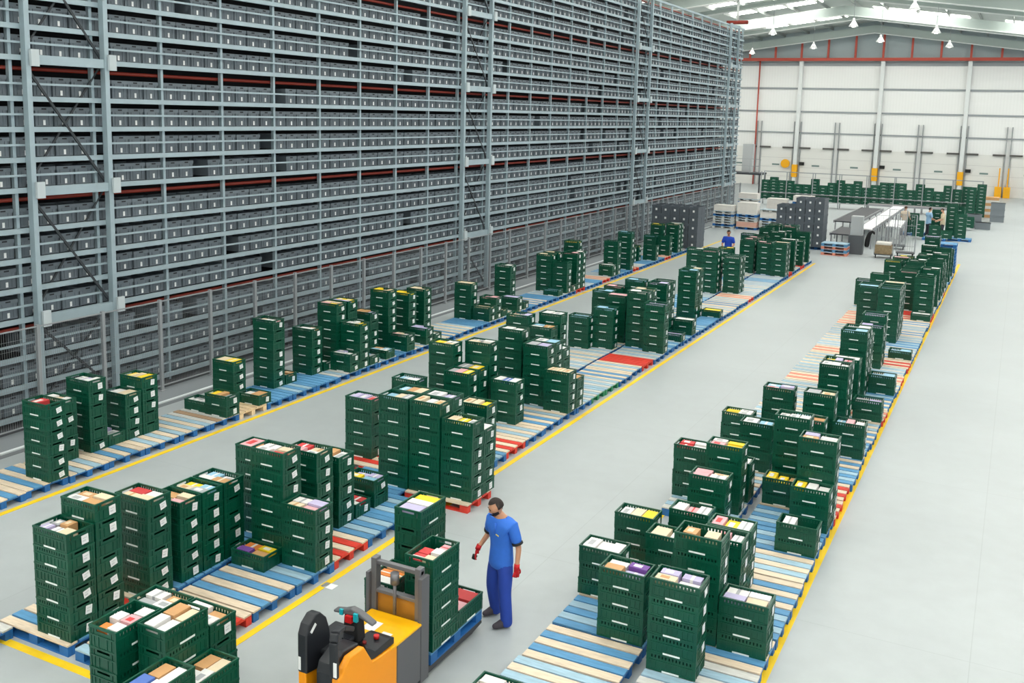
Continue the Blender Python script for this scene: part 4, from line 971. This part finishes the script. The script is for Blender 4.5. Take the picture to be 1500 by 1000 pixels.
# roll cages
def cage(x, y, label, load):
    t = thing('roll_cage', label, 'cage', (x, y, 0), 0.12)
    MB().bx(-0.42, 0.42, -0.36, 0.36, 0.16, 0.2).build('base', RACKD, t)
    q = MB()
    for s in (-1, 1):
        for yy in (-0.35, 0.35): q.bx(s * 0.42 - 0.015, s * 0.42 + 0.015, yy - 0.015, yy + 0.015, 0.2, 2.0)
        for zz in (0.45, 0.95, 1.45, 1.98): q.bx(s * 0.42 - 0.01, s * 0.42 + 0.01, -0.35, 0.35, zz - 0.01, zz + 0.01)
        for i in range(1, 7): q.bx(s * 0.42 - 0.005, s * 0.42 + 0.005, -0.35 + i * 0.1 - 0.005, -0.35 + i * 0.1 + 0.005, 0.2, 1.98)
    for zz in (0.45, 0.95, 1.45, 1.98): q.bx(-0.42, 0.42, 0.34, 0.36, zz - 0.01, zz + 0.01)
    for i in range(1, 8): q.bx(-0.42 + i * 0.105 - 0.005, -0.42 + i * 0.105 + 0.005, 0.345, 0.355, 0.2, 1.98)
    q.build('wire_side', FENCE, t)
    for sx in (-0.34, 0.34):
        for sy in (-0.28, 0.28): MB().tube((sx - 0.02, sy, 0.065), (sx + 0.02, sy, 0.065), 0.064, n=12).bx(sx - 0.03, sx + 0.03, sy - 0.02, sy + 0.02, 0.1, 0.16).build('castor', BLACK2, t)
    if load:
        o = MB().bx(x - 0.36, x + 0.36, y - 0.3, y + 0.28, 0.2005, 0.62).build('cardboard_bale', mat('bale', (150, 130, 100), 0.8, noise=0.25, scale=14)); tag(o, 'brown cardboard bale in the left roll cage', 'bale')
        o = MB().bx(x - 0.34, x + 0.34, y - 0.28, y + 0.26, 0.621, 0.76).build('film_bundle', WG); bevel(o, 0.03, 2); tag(o, 'white film bundle on the cardboard bale in the roll cage', 'bundle')
    return t
cage(-5.45, 49.6, 'wire roll cage holding a cardboard bale', True)
cage(-4.6, 50.8, 'empty wire roll cage right of the loaded one', False)
cage(-5.3, 53.5, 'wire roll cage standing farther behind the loaded one', False)
# green flow shelving
sh = thing('flow_shelving', 'long grey two-level shelving full of green crates before the far wall', 'shelving', (0, 75, 0))
for z in (0.45, 0.98): MB().bx(-17.3, -2.2, -0.05, 0.9, z - 0.05, z - 0.005).build('shelf', FENCE, sh)
for i in range(9):
    x = -17.3 + i * 1.8875
    for yy in (-0.03, 0.88): MB().bx(x - 0.03, x + 0.03, yy - 0.03, yy + 0.03, 0, 2.5).build('upright', FENCE, sh)
MB().bx(-17.3, -2.2, 0.86, 0.9, 2.44, 2.5).build('top_rail', FENCE, sh)
far = MB(); fr = random.Random(9)
def fcrate(x, y, z, rz=0.0):
    M = Matrix.Translation((x, y, z)) @ Matrix.Rotation(rz, 4, 'Z')
    far.add(cmb.v, cmb.f, [0] * len(cmb.f), M); far.add(smb.v, smb.f, [1] * len(smb.f), M)
for i in range(25):
    x = -17.0 + i * 0.602
    for k in range(2): fcrate(x, 75.3, 0.45 + 0.222 * k)
    for k in range(fr.choice([3, 3, 4, 4, 5, 5])): fcrate(x, 75.3, 0.98 + 0.222 * k)
for x, y, n in ((-5.2, 60.9, 5), (-4.75, 58.9, 4), (-4.0, 61.6, 6), (-3.2, 60.9, 8), (-2.9, 62.0, 7), (-3.9, 59.0, 3), (-3.3, 58.9, 2), (-2.65, 59.6, 6), (-2.2, 74.2, 10), (-2.8, 74.1, 9), (-2.5, 66.0, 3)):
    for k in range(n): fcrate(x, y, 0.145 + 0.222 * k)
    pallet('bb', x, y, 0, 0, 'blue pallet under the far right green crates, %s' % ({-5.2: 'leftmost', -4.0: 'second from left', -2.65: 'rightmost', -3.9: 'nearest the camera'}[x]), False) if y < 63 and x in (-5.2, -4.0, -2.65) or (x, y) in ((-3.9, 59.0),) else None
o = far.build('crate', [GREEN, STRIP]); tag(o, 'distant green crates on the flow shelving and in the far right stacks', 'crate', None, 'stuff')
# other far things
for i, (x, y, n) in enumerate(((-1.1, 73.0, 3), (-1.75, 67.2, 1), (-2.3, 68.0, 2))):
    for k in range(n):
        o = MB().bx(-0.42, 0.42, -0.3, 0.3, 0, 0.42).bx(-0.44, 0.44, -0.32, 0.32, 0.36, 0.42).build('grey_container', mat('container_grey', (120, 128, 134), 0.5), None, (x, y, 0.425 * k + 0.001))
        tag(o, 'grey container at far right, ' + ([['lowest', 'middle', 'topmost'][k] + ' of the stack beside the yellow guards', 'alone in front of the tall green stack', ['lower', 'upper', ''][k] + ' of two behind the lone container'][i]), 'container', 'grey containers at far right')
z = 0
for k in range(7):
    h = 0.26
    o = MB().bx(-0.5, 0.5, -0.4, 0.4, 0.0, h - 0.06).build('flat_carton', [TAN, WG][k % 2], None, (-1.62, 76.3, z + 0.001)); z += h - 0.058
    tag(o, '%s flat carton, %s in the stack behind the green shelving end' % (['brown', 'white'][k % 2], nth(k + 1)), 'carton', 'flat cartons at far right')
# landing with grey cabinet at the rack end
t = thing('steel_landing', 'dark steel landing with railing at the far end of the rack', 'landing', (0, 0, 0))
MB().bx(-21.0, -18.3, 79.0, 81.0, 1.95, 2.1).build('deck', RACKD, t)
q = MB()
for x in (-20.9, -18.4):
    for y in (79.1, 80.9): q.bx(x - 0.05, x + 0.05, y - 0.05, y + 0.05, 0, 1.95)
q.build('support', RACKD, t)
q = MB()
for x in (-20.9, -19.2, -18.4): q.bx(x - 0.02, x + 0.02, 79.05, 79.09, 2.1, 3.2)
for z in (2.65, 3.2): q.bx(-20.9, -18.4, 79.05, 79.09, z - 0.02, z + 0.02)
q.build('railing', FENCE, t)
o = MB().bx(-20.1, -19.3, 80.0, 80.7, 2.1005, 4.35).bx(-20.05, -19.35, 79.985, 80.0, 2.2, 4.25).build('tall_cabinet', mat('cabinet_grey', (176, 180, 182), 0.5)); tag(o, 'tall grey cabinet standing on the steel landing', 'cabinet')

# ---------------------------------------------------------------- camera, light, colour management
f, cy, yaw, pit, roll = 1446.91, 387.06, -0.4714, 0.1526, 0.0252
fw = Vector((math.sin(yaw) * math.cos(pit), math.cos(yaw) * math.cos(pit), -math.sin(pit)))
rt = Vector((math.cos(yaw), -math.sin(yaw), 0)); up = rt.cross(fw)
R2 = math.cos(roll) * rt + math.sin(roll) * up; U2 = -math.sin(roll) * rt + math.cos(roll) * up
cam = bpy.data.cameras.new('camera'); co = bpy.data.objects.new('camera', cam); COL.objects.link(co)
M = Matrix((R2, U2, -fw)).transposed().to_4x4(); M.translation = Vector((0, 0, 6.4)); co.matrix_world = M
cam.sensor_width = 36; cam.lens = f / 1500 * 36; cam.shift_y = (cy - 500) / 1500; cam.clip_end = 400
SC.camera = co
w = bpy.data.worlds.new('world'); SC.world = w; w.use_nodes = True
bg = w.node_tree.nodes['Background']; bg.inputs['Color'].default_value = (0.93, 0.97, 1.0, 1); bg.inputs['Strength'].default_value = 0.6
SC.view_settings.view_transform = 'Standard'; SC.view_settings.look = 'None'; SC.view_settings.exposure = 0.32; SC.view_settings.gamma = 1.0
SC.view_settings.use_curve_mapping = False
